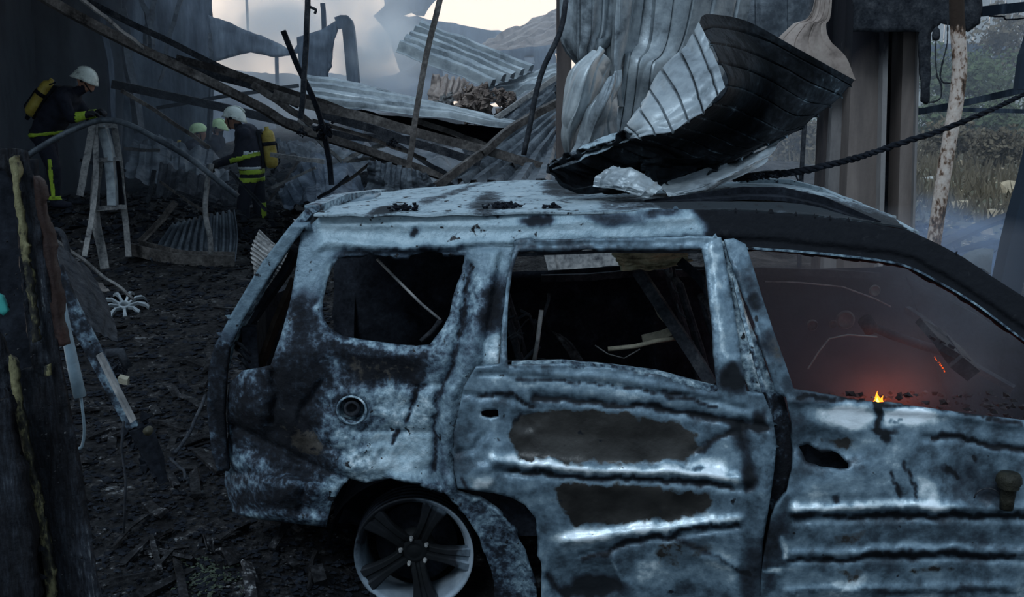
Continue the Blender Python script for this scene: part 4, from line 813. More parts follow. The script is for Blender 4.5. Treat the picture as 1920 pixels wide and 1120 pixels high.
o = panel('far_hall_wall', None, ragged([(385, 126), (480, 136), (560, 140), (620, 136), (690, 150), (740, 140), (800, 112), (830, 120), (830, 330), (385, 330)], 4, 5, 9), [], lambda x, y: 0 * x + 30.0, M['wallblue'], step=9, disp=lambda x, y: .25 * (ridged(x / 40, y / 200, 5, 3) - .6), thick=.1)
base_origin(o); tag(o, 'broken blue-grey wall far behind the two green helmets', 'wall')
for lb, q, wd, mt in (('pale creased strip hanging by the torn wall panel top', [(262, -20, 17), (276, 40, 17), (284, 92, 17)], 9, 'galvdark'), ('second creased strip crossing the first hanging strip', [(292, -20, 17), (280, 40, 17), (272, 84, 17)], 8, 'galvdark'),
        ('long pale fold hanging down the torn wall panel', [(232, 20, 17.5), (240, 100, 17.5), (262, 250, 17.5)], 14, 'galvdark'), ('slanting torn strip between the wall panel and the dark rail', [(350, -20, 17), (318, 60, 17), (300, 150, 17)], 8, 'galvdark'),
        ('narrow upright fold at the outer edge of the torn wall panel', [(392, 60, 17.5), (396, 130, 17.5), (394, 260, 17.5)], 7, 'galvdark'), ('dim upright strip behind the stooping helmet', [(196, 20, 17), (204, 120, 17), (214, 260, 17)], 10, 'wallblue')):
    beam('hanging_strip', lb, 'metal strip', q, M[mt], wd, 'l', wob=.05, twist=1.2, seed=int(q[0][0]))
# far roofs behind the smoke
o = panel('far_flat_roof', None, [(700, 30), (745, -12), (800, -30), (860, -30), (790, 18), (755, 30), (840, 42), (945, 62), (1040, 70), (1040, 190), (770, 190), (745, 120), (726, 60)], [], lambda x, y: 0 * x + 42.0, M['wallblue'], step=12, disp=lambda x, y: .3 * ridged(x / 60, y / 30, 4, 3), thick=.5)
base_origin(o); tag(o, 'long low hazy roof of the hall far behind the smoke', 'roof')
sheet('arched_far_roof', 'brownish ribbed arched roof mound at the edge of the pale sky', 'roof', [[(905, 78, 30), (960, 50, 31), (1035, 12, 32), (1090, -8, 33)], [(900, 92, 28), (960, 72, 29), (1035, 44, 30), (1090, 20, 31)], [(895, 108, 26), (960, 98, 27), (1040, 88, 28), (1090, 70, 29)]], M['tan'], n=(60, 60), ribs=9, axis=0, depth=.15, crumple=.25, seed=3)
o = panel('far_gable_wall', None, ragged([(900, 100), (960, 92), (1040, 84), (1045, 140), (1000, 150), (905, 128)], 2, 6), [ragged([(983, 106), (1000, 104), (1004, 118), (986, 122)], 1, 3)], lambda x, y: 0 * x + 27, M['wallblue'], step=7, thick=.2)
base_origin(o); tag(o, 'dark broken gable with a pale gap under the arched roof', 'wall')

# ------------------------------------------------------------------ collapsed sheets
sheet('ribbed_roof_sheet', 'pale tilted ribbed roof sheet sticking up before the smoke, five ribs along it', 'roof sheet', [[(789, 48, 15), (741, 99, 14)], [(880, 86, 15), (820, 128, 14)], [(1001, 134, 15), (913, 166, 14)]], M['galv'], n=(60, 90), ribs=5, axis=1, depth=.12, crumple=.03, seed=2, group=None)
sheet('folded_roof_sheet', 'long pale drooping roof sheet lying over the dark beams, narrowing to a point', 'roof sheet',
      [[(573, 144, 13), (572, 168, 12.7), (588, 196, 12.4)], [(700, 170, 13), (700, 186, 12.6), (700, 208, 12.3)], [(850, 204, 13), (850, 214, 12.6), (848, 226, 12.3)], [(966, 237, 12.8), (966, 238, 12.7), (964, 240, 12.6)]], M['galv'], n=(90, 60), ribs=4, axis=1, depth=.06, crumple=.03, seed=4)
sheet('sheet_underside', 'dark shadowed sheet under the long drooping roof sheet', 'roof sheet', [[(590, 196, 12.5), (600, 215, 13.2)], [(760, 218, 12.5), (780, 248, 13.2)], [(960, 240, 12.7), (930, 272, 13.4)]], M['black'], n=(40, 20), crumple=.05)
sheet('brown_crumpled_sheet', 'brownish crumpled sheet standing under the tilted ribbed sheet', 'roof sheet', [[(812, 138, 16), (850, 140, 16.2), (880, 152, 16)], [(802, 170, 16), (840, 176, 15.6), (872, 172, 16)], [(800, 193, 16), (830, 194, 15.6), (858, 190, 16)]], M['tan'], n=(50, 50), ribs=6, axis=1, depth=.05, crumple=.06, cs=(5, 2), seed=8)
sheet('narrow_roof_strip', 'pale narrow ribbed strip of roofing rising towards the standing post', 'roof sheet', [[(906, 172, 15), (930, 192, 14.5)], [(970, 150, 15), (985, 176, 14.5)], [(1046, 126, 15), (1050, 150, 14.5)]], M['galv'], n=(40, 50), ribs=3, axis=1, depth=.08, crumple=.04, seed=9)
sheet('ribbed_wall_sheet', 'big dim ribbed sheet slanting up behind the last hanging rod', 'wall sheet', [[(835, 348, 11.5), (905, 350, 11), (1040, 350, 10.6)], [(900, 292, 12.5), (960, 306, 12), (1042, 316, 11.5)], [(1046, 190, 13.5), (1048, 225, 13), (1048, 260, 12.5)]], M['galvdark'], n=(80, 70), ribs=6, axis=1, depth=.07, crumple=.03, seed=6)
sheet('ribbed_wall_sheet', 'second dim slanting sheet lying above the big ribbed one near the post', 'wall sheet', [[(925, 222, 14), (965, 262, 13.4)], [(985, 186, 14), (1000, 226, 13.4)], [(1046, 150, 14), (1048, 190, 13.4)]], M['galvdark'], n=(50, 50), ribs=3, axis=1, depth=.08, crumple=.04, seed=7)
sheet('propped_sheet', 'dark brownish sheet standing upright just above the car roof', 'wall sheet', [[(690, 300, 10.5), (750, 306, 10.6), (800, 326, 10.5)], [(688, 330, 10.5), (745, 335, 10.4), (812, 340, 10.5)], [(686, 362, 10.5), (745, 362, 10.3), (830, 360, 10.5)]], M['galvdark'], n=(40, 70), ribs=6, axis=1, depth=.03, crumple=.05, seed=13)
for lb, c4, mt, sd in (('blue-grey peaked heap of sheeting behind the firefighter\'s air cylinder', [[(520, 350, 15), (600, 292, 15), (700, 350, 15)], [(530, 385, 13.5), (610, 372, 13.0), (720, 392, 13.5)]], 'wallblue', 1),
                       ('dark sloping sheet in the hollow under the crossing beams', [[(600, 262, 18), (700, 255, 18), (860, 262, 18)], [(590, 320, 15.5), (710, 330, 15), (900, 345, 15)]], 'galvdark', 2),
                       ('charred flat sheet between the two hooded helmets and the hose', [[(250, 255, 18), (330, 262, 18), (420, 300, 18)], [(230, 330, 16), (330, 340, 16), (430, 345, 16)]], 'galvdark', 3),
                       ('black crumpled sheet slumped against the rubble by the stick', [[(300, 300, 15.5), (370, 318, 15.5), (440, 350, 15.5)], [(290, 370, 14.6), (360, 384, 14.6), (450, 392, 14.6)]], 'dark', 4),
                       ('pale dusty crumpled sheet on the ground under the drooping roof sheet', [[(505, 262, 16.5), (570, 266, 16.5), (700, 285, 16.5)], [(510, 280, 16), (580, 288, 16), (640, 298, 16)]], 'galvdark', 5)):
    sheet('crumpled_sheet', lb, 'metal sheet', c4, M[mt], n=(40, 60), crumple=.14, cs=(3.5, 2), seed=20 + sd, ribs=7, axis=1, depth=.03)
# corrugated pieces lying by the firefighters' feet
sheet('corrugated_panel', 'upright grey corrugated panel stuck in the rubble with a pale stick before it', 'metal sheet', [[(323, 418, 12.3), (380, 402, 12.3), (440, 392, 12.4)], [(300, 452, 12.0), (372, 450, 12.0), (446, 440, 12.1)], [(280, 486, 11.6), (370, 492, 11.6), (442, 490, 11.8)]], M['galvdark'], n=(40, 90), ribs=11, axis=1, depth=.05, crumple=.02, seed=3)
m = MB(); gpts = [P(250, 466, 11.9), P(300, 478, 11.7), P(350, 487, 11.6), P(440, 489, 11.7)]
m.sweep(catmull([tuple(p) for p in gpts], 16), [(-.10, .08), (-.08, -.06), (.08, -.06), (.10, .08), (.085, .08), (.068, -.045), (-.068, -.045), (-.085, .08)])
o = m.build('bent_gutter', M['brownsteel']); base_origin(o); tag(o, 'brown bent gutter lying along the foot of the corrugated panel', 'gutter')
sheet('fluted_sheet_piece', 'pale curled fluted sheet piece standing between the boots and the car tail', 'metal sheet', [[(486, 430, 8.0), (515, 455, 8.0), (545, 480, 8.0)], [(470, 470, 7.9), (500, 492, 7.8), (530, 520, 7.9)], [(478, 520, 7.8), (496, 540, 7.8), (516, 560, 7.8)]], M['palesteel'], n=(70, 30), ribs=11, axis=0, depth=.025, crumple=.02, seed=3)
beam('pale_stick', 'pale peeling stick standing in front of the corrugated panel', 'stick', [(398, 308, 11.5), (388, 340, 11.5), (384, 380, 11.45), (390, 430, 11.4), (396, 476, 11.4)], M['palesteel'], 10, 'r', wob=.02)

# ------------------------------------------------------------------ beams across the view
BR, PS, DK = M['brownsteel'], M['palesteel'], M['dark']
beam('long_channel', 'longest pale-brown channel slanting across over all the helmets', 'beam', [(60, -20, 10.0), (118, 16, 10.2), (264, 93, 10.7), (480, 198, 11.4), (550, 236, 11.6), (690, 285, 12), (830, 330, 12.4)], BR, 15, 'c', wob=.015, seg=30)
beam('dark_rail', 'dark thin rail running above and beside the longest channel', 'beam', [(150, -6, 11.5), (250, 46, 11.7), (330, 84, 12), (439, 137, 12.5), (480, 150, 12.6)], DK, 11, 'l', seg=20)
beam('light_strut', 'thin light strut meeting the longest channel from above', 'strut', [(153, -2, 10.0), (210, 44, 10.3), (268, 90, 10.6)], PS, 6, 't')
beam('open_channel', 'dark open channel with a scorched cut end above the central firefighter', 'beam', [(331, 109, 11.2), (400, 128, 11.3), (478, 153, 11.5), (586, 187, 11.8), (680, 222, 12.1)], BR, 13, 'c', seg=20, soot=.5)
beam('open_channel', 'shadowed channel just below the one with the cut end', 'beam', [(300, 106, 11.6), (400, 142, 11.7), (478, 162, 11.8), (560, 196, 12)], DK, 14, 'c', seg=16)
beam('flanged_beam', 'broad brown flanged beam running down to the car roof past the swinging rod', 'beam', [(512, 176, 10.9), (570, 194, 11), (680, 220, 11.2), (770, 245, 11.3), (900, 280, 11.5), (1028, 316, 11.7)], BR, 17, 'c', seg=30)
beam('smoky_pipe', 'smoke-dark thick beam reaching from the stooping helmet to the centre', 'beam', [(212, 158, 15), (280, 172, 15), (343, 186, 15), (430, 204, 15), (520, 226, 15), (600, 246, 15)], DK, 15, 'c', seg=20)
beam('brace', 'thin rod slanting down to the two green helmets', 'brace', [(228, 170, 13.5), (300, 214, 13.6), (393, 277, 13.7)], BR, 7, 't')
beam('brace', 'thin brace rising gently across the smoky wall', 'brace', [(293, 203, 16), (400, 184, 16), (480, 172, 16), (560, 160, 16)], DK, 7, 'l')
beam('brace', 'brown angle dropping from the cut-end channel towards the knotted joint', 'brace', [(474, 158, 11.2), (530, 196, 11.3), (586, 233, 11.4)], BR, 13, 'l')
beam('brace', 'light angle running down to a pointed corner under the knotted joint', 'brace', [(560, 225, 12.2), (600, 266, 12.3), (642, 303, 12.4)], PS, 7, 'l')
beam('brace', 'pale short member rising from the pointed corner', 'brace', [(643, 303, 12.4), (680, 284, 12.4), (722, 272, 12.4)], PS, 8, 'l')
beam('brace', 'pale short member lying almost level above the pointed corner', 'brace', [(650, 303, 12.6), (690, 298, 12.6), (704, 300, 12.6)], PS, 6, 'l')
beam('brace', 'pale rail lying level behind the air cylinder', 'brace', [(508, 290, 14), (560, 298, 14), (608, 303, 14)], PS, 8, 'c')
beam('brace', 'faint thin lath rising from behind the yellow cylinder', 'brace', [(510, 352, 13.6), (545, 336, 13.6), (592, 314, 13.6)], PS, 5, 't')
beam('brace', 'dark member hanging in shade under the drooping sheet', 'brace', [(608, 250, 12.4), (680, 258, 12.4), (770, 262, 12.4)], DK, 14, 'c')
beam('brace', 'dark scorched strut under the swinging rod', 'brace', [(735, 266, 12), (790, 300, 12), (850, 334, 12)], DK, 8, 'l')
beam('brace', 'brown strut lying behind the broad flanged beam', 'brace', [(780, 226, 12.4), (850, 250, 12.5), (920, 276, 12.6)], BR, 10, 'l')
beam('brace', 'black bar lying flat below the broad flanged beam', 'brace', [(600, 214, 11.5), (690, 240, 11.6), (770, 266, 11.7), (900, 305, 11.8)], DK, 15, 'c')
beam('brace', 'long thin bright-edged angle between the two big channels', 'brace', [(586, 226, 11.5), (700, 262, 11.6), (800, 300, 11.8)], BR, 7, 'l')
beam('purlin', 'pale purlin rising diagonally behind the last hanging rod', 'purlin', [(930, 222, 12.8), (985, 184, 12.9), (1044, 144, 13)], PS, 9, 'c')
beam('purlin', 'brown purlin rising steeply from the car roof to the post', 'purlin', [(905, 288, 11.4), (960, 240, 11.6), (1044, 192, 11.8)], BR, 13, 'c')
beam('purlin', 'lowest brown purlin starting at the car roof', 'purlin', [(818, 350, 10.2), (860, 318, 10.3), (902, 288, 10.4)], BR, 14, 'c')
for (lb, pts, wd, mt) in (('first straight rusty rod hanging from above near the bent post', [(578, -10, 9.5), (574, 60, 9.5), (570, 150, 9.5), (564, 222, 9.5)], 9, DK),
                          ('long rusty rod slanting down to the car roof between the sheets', [(828, -10, 9), (797, 112, 9), (778, 230, 9), (766, 314, 9)], 10, BR),
                          ('curved dark rod bending down beside the standing post', [(1062, 0, 8.6), (1050, 60, 8.6), (1016, 134, 8.6), (996, 220, 8.6), (982, 290, 8.6)], 10, DK)):
    beam('hanging_rod', lb, 'rod', pts, mt, wd, 'r' if 'curved' in lb else 't', seg=16, wob=.008)
beam('leaning_bar', 'black leaning flat bar crossing behind the first hanging rod', 'bar', [(532, 58, 10.2), (556, 120, 10.2), (585, 182, 10.2), (606, 240, 10.2), (616, 300, 10.2), (622, 346, 10.2)], M['black'], 9, 't', seg=16)
m = MB(); m.tube(catmull([tuple(P(*q)) for q in [(575, 0, 9.5), (580, 12, 9.5), (592, 18, 9.5), (590, 26, 9.5)]], 10), .012, 6); o = m.build('wire_hook', DK, None, True); base_origin(o); tag(o, 'small black wire hook near the top of the first hanging rod', 'wire')
def lumps(name, lb, px, py, Y, r, n_, mt, cat='debris'):
    m = MB(); n_ = int(n_ * 2.2)
    for k in range(n_):
        m.chunk(P(px + rng.gauss(0, r * .36), py + rng.gauss(0, r * .36), Y + rng.gauss(0, .05)), W(r, Y) * rng.uniform(.12, .38), rng)
    o = m.build(name, mt); base_origin(o); return tag(o, lb, cat)
lumps('melted_joint', 'black knotted joint of melted scrap on the long channel by the leaning bar', 608, 246, 10.0, 18, 26, M['black'])
lumps('melted_joint', 'black lump at the foot of the first hanging rod', 565, 248, 9.4, 12, 14, M['black'])
lumps('melted_joint', 'charred lump hanging beside the foot of the long slanting rod', 735, 268, 11.2, 12, 14, M['black'])
o = lumps('insulation_clump', 'brown torn insulation clump heaped under the tilted ribbed sheet', 895, 190, 13.8, 34, 70, M['insul'], 'insulation')
lumps('insulation_clump', 'pinkish insulation scraps beside the narrow roof strip', 945, 186, 13.8, 22, 30, M['insul'], 'insulation')
lumps('insulation_clump', 'grey-white insulation flakes behind the drooping roof sheet', 838, 196, 14.2, 24, 30, M['palesteel'], 'insulation')

# ------------------------------------------------------------------ crumpled curtain of cladding by the standing post
sheet('hanging_cladding', 'blue-grey cladding piece fanned out at the top beside the standing post', 'cladding', [[(1052, -190, 9.0), (1100, -190, 8.8), (1168, -190, 9.0)], [(1050, 40, 9.0), (1098, 40, 8.7), (1166, 30, 9.0)], [(1058, 90, 9.0), (1096, 96, 8.7), (1150, 70, 9.0)], [(1082, 118, 9.0), (1100, 122, 8.8), (1128, 86, 9.0)]],
      M['galv'], n=(70, 90), ribs=6, axis=1, depth=.03, kind='seam', crumple=.04, cs=(5, 1.2), seed=31, soot=lambda u, v: .25 + 0 * u)
sheet('hanging_cladding', 'bright bulging cladding sheet with bent ribs and a torn top', 'cladding', [[(1108, 100, 8.6), (1130, 88, 8.4), (1146, 128, 8.6)], [(1066, 136, 8.6), (1104, 132, 8.2), (1140, 160, 8.6)], [(1052, 200, 8.6), (1082, 206, 8.2), (1112, 200, 8.6)], [(1052, 250, 8.6), (1066, 250, 8.3), (1088, 244, 8.6)], [(1062, 300, 8.6), (1068, 300, 8.5), (1076, 298, 8.6)]],
      M['galv'], n=(110, 70), ribs=5, axis=1, depth=.03, kind='seam', crumple=.035, cs=(4, 1.5), seed=32, soot=lambda u, v: -.5 + 0 * u)
sheet('hanging_cladding', 'twisted grey cladding flap hanging beneath the bright bulging sheet', 'cladding', [[(1128, 160, 8.3), (1148, 142, 8.2), (1164, 130, 8.3)], [(1100, 200, 8.3), (1130, 196, 8.0), (1160, 182, 8.3)], [(1086, 250, 8.3), (1112, 250, 8.1), (1160, 230, 8.3)], [(1062, 304, 8.3), (1100, 306, 8.2), (1170, 290, 8.4)]],
      M['galv'], n=(80, 70), ribs=3, axis=1, depth=.02, kind='seam', crumple=.05, cs=(3, 1.5), seed=33, soot=lambda u, v: .1 + 0 * u)
sheet('hanging_cladding', 'widest blue-grey cladding sheet with slanting seams behind the curled sheet', 'cladding', [[(1176, -190, 9.3), (1260, -190, 9.1), (1350, -190, 9.2), (1440, -190, 9.5)], [(1170, 60, 9.2), (1240, 60, 9.1), (1310, 50, 9.2), (1400, 60, 9.5)], [(1172, 110, 9.0), (1210, 120, 8.9), (1280, 130, 9.1), (1360, 140, 9.4)], [(1160, 200, 9.0), (1200, 200, 9), (1260, 210, 9.1), (1330, 220, 9.4)], [(1140, 320, 9.0), (1180, 320, 9), (1230, 320, 9.1), (1300, 320, 9.4)]],
      M['galv'], n=(90, 100), ribs=6, axis=1, depth=.03, kind='seam', crumple=.045, cs=(3, 1), seed=34, soot=lambda u, v: .12 + .5 * np.clip(v - .5, 0, 1))
sheet('hanging_cladding', 'grey creased cladding strip between the fanned piece and the widest sheet', 'cladding', [[(1140, -190, 9.05), (1170, -190, 8.8), (1236, -190, 9.1)], [(1136, 60, 9.05), (1156, 60, 8.8), (1200, 60, 9.1)], [(1130, 120, 9.05), (1152, 130, 8.8), (1180, 130, 9.1)], [(1150, 200, 9.1), (1160, 200, 8.9), (1172, 200, 9.1)]],
      M['galv'], n=(70, 50), ribs=3, axis=1, depth=.03, kind='seam', crumple=.08, cs=(3, 1.2), seed=35)
sheet('dark_wall_cladding', 'dim blue cladding wall above and behind the curled sheet', 'cladding', [[(1300, -190, 10.4), (1420, -190, 10.4), (1560, -190, 10.4)], [(1300, 100, 10.4), (1420, 110, 10.2), (1560, 100, 10.4)], [(1300, 230, 10.4), (1420, 230, 10.3), (1500, 200, 10.4)]],
      M['galvdark'], n=(60, 80), ribs=5, axis=1, depth=.03, kind='seam', crumple=.10, cs=(3, 1), seed=36)
sheet('pinkish_wall_sheet', 'pinkish beige seamed sheet peeking over the curled sheet beside the columns', 'cladding', [[(1532, -190, 8.6), (1548, -190, 8.6), (1562, -190, 8.6)], [(1525, 10, 8.6), (1543, 10, 8.6), (1560, 12, 8.6)], [(1485, 46, 8.6), (1518, 46, 8.55), (1549, 48, 8.6)],
      [(1455, 76, 8.6), (1504, 80, 8.55), (1556, 78, 8.6)], [(1440, 110, 8.6), (1512, 118, 8.55), (1585, 106, 8.6)], [(1450, 152, 8.6), (1530, 160, 8.6), (1604, 150, 8.6)]],
      M['tan'], n=(60, 60), ribs=4, axis=1, depth=.008, kind='seam', crumple=.02, cs=(2, 2), seed=37)
beam('standing_post', 'upright brown-topped steel post beside the hanging cladding', 'post', [(1058, -190, 9.3), (1057, 60, 9.3), (1057, 160, 9.3), (1056, 240, 9.3), (1056, 345, 9.3)], M['column'], 34, 'c', depth=.12, wob=.004, up=(0, 1, 0))

# ------------------------------------------------------------------ the curled sheet lying on the roof
cu = thing('curled_sheet', 'large curled ribbed metal sheet, black inside, resting on the car roof', 'metal sheet', P(1240, 372, 4.6))
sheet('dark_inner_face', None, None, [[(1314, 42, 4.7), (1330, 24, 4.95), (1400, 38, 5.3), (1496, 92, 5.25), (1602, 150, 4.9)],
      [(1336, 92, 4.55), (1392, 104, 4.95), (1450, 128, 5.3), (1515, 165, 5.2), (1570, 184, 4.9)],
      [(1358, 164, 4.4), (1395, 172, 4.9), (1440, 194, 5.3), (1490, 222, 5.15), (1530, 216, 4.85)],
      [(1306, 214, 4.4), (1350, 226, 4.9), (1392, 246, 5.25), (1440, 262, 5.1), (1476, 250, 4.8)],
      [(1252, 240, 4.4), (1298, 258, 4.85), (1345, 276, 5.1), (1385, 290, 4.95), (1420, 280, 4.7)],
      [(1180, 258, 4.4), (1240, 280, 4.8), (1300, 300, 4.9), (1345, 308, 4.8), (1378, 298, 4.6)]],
      M['inner'], n=(200, 60), ribs=9, axis=0, depth=.016, kind='seam', crumple=.02, cs=(1.2, 2.5), seed=41, parent=cu, soot=lambda u, v: .2 - 1.3 * np.exp(-((((v * 9) % 1.0) - .5) / .07) ** 2) * (.35 + .65 * np.clip(v * 1.5, 0, 1)) + 0 * u)['label'] = 'black concave inner face with ribs'  # pale rib lines are highlights painted in by lowering the soot value
sheet('pale_outer_flap', None, None, [[(1312, 44, 4.70), (1336, 96, 4.55), (1360, 168, 4.38)], [(1272, 92, 4.68), (1300, 148, 4.45), (1318, 204, 4.34)], [(1228, 150, 4.66), (1255, 190, 4.42), (1276, 234, 4.32)],
      [(1196, 196, 4.64), (1210, 222, 4.42), (1226, 250, 4.34)], [(1168, 254, 4.6), (1176, 258, 4.48), (1184, 262, 4.42)]],
      M['galv'], n=(110, 60), ribs=6, axis=0, depth=.022, kind='seam', crumple=.03, cs=(2.5, 2), seed=42, parent=cu, soot=lambda u, v: -.2 + .9 * np.exp(-((v - 1.0) / .05) ** 2) + .6 * np.exp(-((((v * 6) % 1.0) - .5) / .06) ** 2) + 0 * u)['label'] = 'pale outer flap with cross ribs'
sheet('dark_tip', None, None, [[(1188, 257, 4.45), (1240, 270, 4.7), (1290, 288, 4.85), (1330, 306, 4.8)], [(1130, 276, 4.4), (1190, 296, 4.6), (1250, 312, 4.75), (1300, 322, 4.7)], [(1080, 298, 4.35), (1120, 312, 4.5), (1180, 326, 4.65), (1250, 338, 4.6)],
      [(1040, 308, 4.35), (1060, 322, 4.4), (1100, 338, 4.5), (1180, 350, 4.5)], [(1026, 314, 4.35), (1034, 326, 4.35), (1056, 340, 4.4), (1110, 350, 4.4)]], M['inner'], n=(80, 60), ribs=6, axis=0, depth=.02, crumple=.03, cs=(2, 3), seed=43, parent=cu)
sheet('sooty_rolled_rim', None, None, [[(1176, 254, 4.55), (1180, 248, 4.6), (1186, 256, 4.5)], [(1130, 268, 4.45), (1134, 262, 4.55), (1136, 278, 4.42)], [(1070, 296, 4.38), (1074, 290, 4.5), (1078, 304, 4.36)], [(1030, 312, 4.35), (1034, 306, 4.45), (1036, 318, 4.34)]], M['roof'], n=(50, 14), crumple=.02, seed=44, parent=cu, soot=lambda u, v: .2 + .5 * (v > .6))
sheet('bottom_fold', None, None, [[(1462, 262, 4.85), (1450, 286, 4.75), (1436, 306, 4.7)], [(1400, 292, 4.75), (1400, 310, 4.6), (1392, 330, 4.6)], [(1330, 316, 4.7), (1340, 336, 4.5), (1336, 356, 4.5)], [(1262, 340, 4.6), (1280, 354, 4.4), (1300, 368, 4.4)], [(1238, 356, 4.5), (1250, 364, 4.4), (1262, 372, 4.35)]],
      M['galv'], n=(90, 30), crumple=.02, cscale=2.5, seed=45, parent=cu, soot=lambda u, v: .15 + 0 * u)['label'] = 'grey folded lower edge'
sheet('torn_under_flap', None, None, [[(1150, 312, 4.42), (1120, 330, 4.4), (1112, 350, 4.4)], [(1196, 322, 4.38), (1170, 342, 4.34), (1160, 356, 4.34)], [(1242, 352, 4.36), (1228, 364, 4.3), (1214, 373, 4.3)]], M['galv'], n=(40, 30), ribs=4, axis=0, depth=.01, kind='seam', crumple=.015, seed=46, parent=cu, soot=lambda u, v: -.15 + 0 * u)
sheet('dented_pocket', None, None, [[(1200, 300, 4.62), (1262, 296, 4.72), (1372, 296, 4.62)], [(1210, 326, 4.6), (1275, 324, 4.85), (1350, 312, 4.62)], [(1240, 348, 4.52), (1280, 346, 4.6), (1330, 326, 4.58)]], M['inner'], n=(30, 40), crumple=.03, seed=47, parent=cu)

# ------------------------------------------------------------------ columns and things on the side of the field
m_c, m_cp = M['column'], M['columnpale']
colm = thing('steel_column', 'massive scorched steel column with pale flanges rising behind the car', 'column', G(1650, 470))
def slab(name, x0, x1, xb0, xb1, Y, th, mt, parent, top=-260, bot=520, soot=None, lab=None):
    m = MB(); n_ = 24; vs = []
    for k in range(n_):
        t = k / (n_ - 1); y = top + (bot - top) * t; s_ = (y + 40) / 510; a = x0 + (xb0 - x0) * s_; b = x1 + (xb1 - x1) * s_
        for xx, dy in ((a, 0), (b, 0), (b, th), (a, th)):
            p = P(xx, y, Y); vs.append((p.x, Y + dy, p.z))
    fs = [(k * 4 + j, k * 4 + (j + 1) % 4, (k + 1) * 4 + (j + 1) % 4, (k + 1) * 4 + j) for k in range(n_ - 1) for j in range(4)] + [(0, 1, 2, 3), tuple((n_ - 1) * 4 + j for j in (3, 2, 1, 0))]
    m.add(vs, fs); m.soot = [(soot(k / (n_ - 1)) if soot else 0) for k in range(n_) for j in range(4)]
    o = m.build(name, mt, parent)
    if lab: o['label'] = lab
    return o
top_soot = lambda s=1.3, e=.35: (lambda t: s * max(0, 1 - (max(0, (t * 780 - 220) / 510) / e) ** 2) if (t * 780 - 220) / 510 < e else 0)
slab('brown_face', 1603, 1658, 1583, 1650, 8.6, .30, m_c, colm, soot=top_soot(1.6, .36))
slab('pale_edge_strip', 1659, 1669, 1648, 1656, 8.5, .10, m_cp, colm, soot=top_soot(1.6, .36), lab='narrow pale edge strip')
slab('dark_web', 1669, 1700, 1656, 1688, 8.9, .30, M['black'], colm)
slab('outer_flange', 1697, 1726, 1682, 1712, 8.6, .25, m_c, colm, soot=top_soot(1.8, .24), lab='mottled outer flange')
slab('flange_cap', 1724, 1729, 1710, 1714, 8.55, .12, m_cp, colm, soot=top_soot(1.8, .24))
c2 = thing('twin_column', 'slimmer dark column just behind the tip of the curled sheet', 'column', G(1560, 470))
slab('dark_side', 1556, 1576, 1534, 1548, 8.9, .2, m_c, c2, soot=lambda t: .5 + .8 * max(0, 1 - max(0, t * 1.5 - .42) * 3))
slab('pale_face', 1574, 1592, 1546, 1572, 8.8, .15, m_cp, c2, soot=lambda t: .25 + 1.3 * max(0, 1 - max(0, t * 1.5 - .42) * 2.6), lab='pale face towards the car')
slab('blue_gap_plate', 1590, 1606, 1570, 1590, 9.1, .1, M['wallblue'], c2, soot=lambda t: .4)
m = MB(); m.box(P(1592, 254, 8.75), (.03, .03, .05)); m.build('clamp', PS, c2)
o = panel('dark_overhang', None, ragged([(1600, -200), (1960, -200), (1950, -60), (1840, -30), (1842, 10), (1838, 44), (1815, 60), (1790, 48), (1764, 44), (1746, 62), (1744, 190), (1738, 196), (1728, 190), (1728, 120), (1724, 60), (1600, 60)], 1.5, 4, 9), [], lambda x, y: 0 * x + 8.3, M['dark'], step=9, disp=lambda x, y: .06 * ridged(x / 50, y / 60, 5, 3), thick=.03)
base_origin(o); tag(o, 'dark sooted overhang and hanging plate between the column and the rusty pole', 'cladding')
beam('rusty_pole', 'tall bent rust-spotted white pole standing behind the car bonnet', 'pole', [(1795, -30, 6.1), (1794, 20, 6.1), (1797, 70, 6.1), (1799, 120, 6.1), (1795, 170, 6.1), (1786, 230, 6.1), (1774, 300, 6.1), (1764, 360, 6.1), (1754, 430, 6.1), (1744, 500, 6.1)], M['rustpole'], 27, 'r', seg=40, wob=.004)
pole = bpy.data.objects[[o.name for o in COL.objects if o.name.startswith('rusty_pole')][0]]
zt = max(v.co.z for v in pole.data.vertices); attr(pole.data, 'soot', [1.6 * max(0, (v.co.z - zt + .28) / .1) if v.co.z > zt - .28 else 0 for v in pole.data.vertices])
sheet('fallen_cladding', 'pale grey panel standing behind the car, seen through the rear door window', 'cladding', [[(1006, 430, 6.6), (1100, 430, 6.6), (1230, 430, 6.6)], [(1030, 520, 6.5), (1110, 520, 6.5), (1235, 520, 6.5)], [(1040, 620, 6.4), (1120, 620, 6.4), (1240, 620, 6.4)]], M['palesteel'], n=(20, 40), ribs=4, axis=1, depth=.015, kind='seam')
# the charred rope
cpts = catmull([tuple(P(*q)) for q in [(1376, 334, 5.1), (1420, 330, 5.05), (1500, 321, 4.95), (1589, 301, 4.9), (1665, 277, 4.85), (1768, 243, 4.8), (1857, 207, 4.75), (1930, 172, 4.7), (2100, 90, 4.6)]], 260)
m = MB()
for ph in (0, 2.1, 4.2):
    tt = np.arange(260); r_ = .0085 * (1.15 - tt / 420.)
    off = np.stack([0 * tt, np.cos(tt * .42 + ph), np.sin(tt * .42 + ph)], -1) * (r_[:, None])
    m.tube(cpts + off + np.stack([fbm(tt * .3, tt * 0, 0, 3, 2)] * 3, -1) * .006, .0085, 6, radii=list(1.25 - tt / 420. + .5 * fbm(tt * .5, tt * 0, 0, 9, 2)))
rp_ = m.build('charred_rope', M['black'], None, True); base_origin(rp_); tag(rp_, 'charred black twisted rope stretched from the car roof past the columns', 'rope')
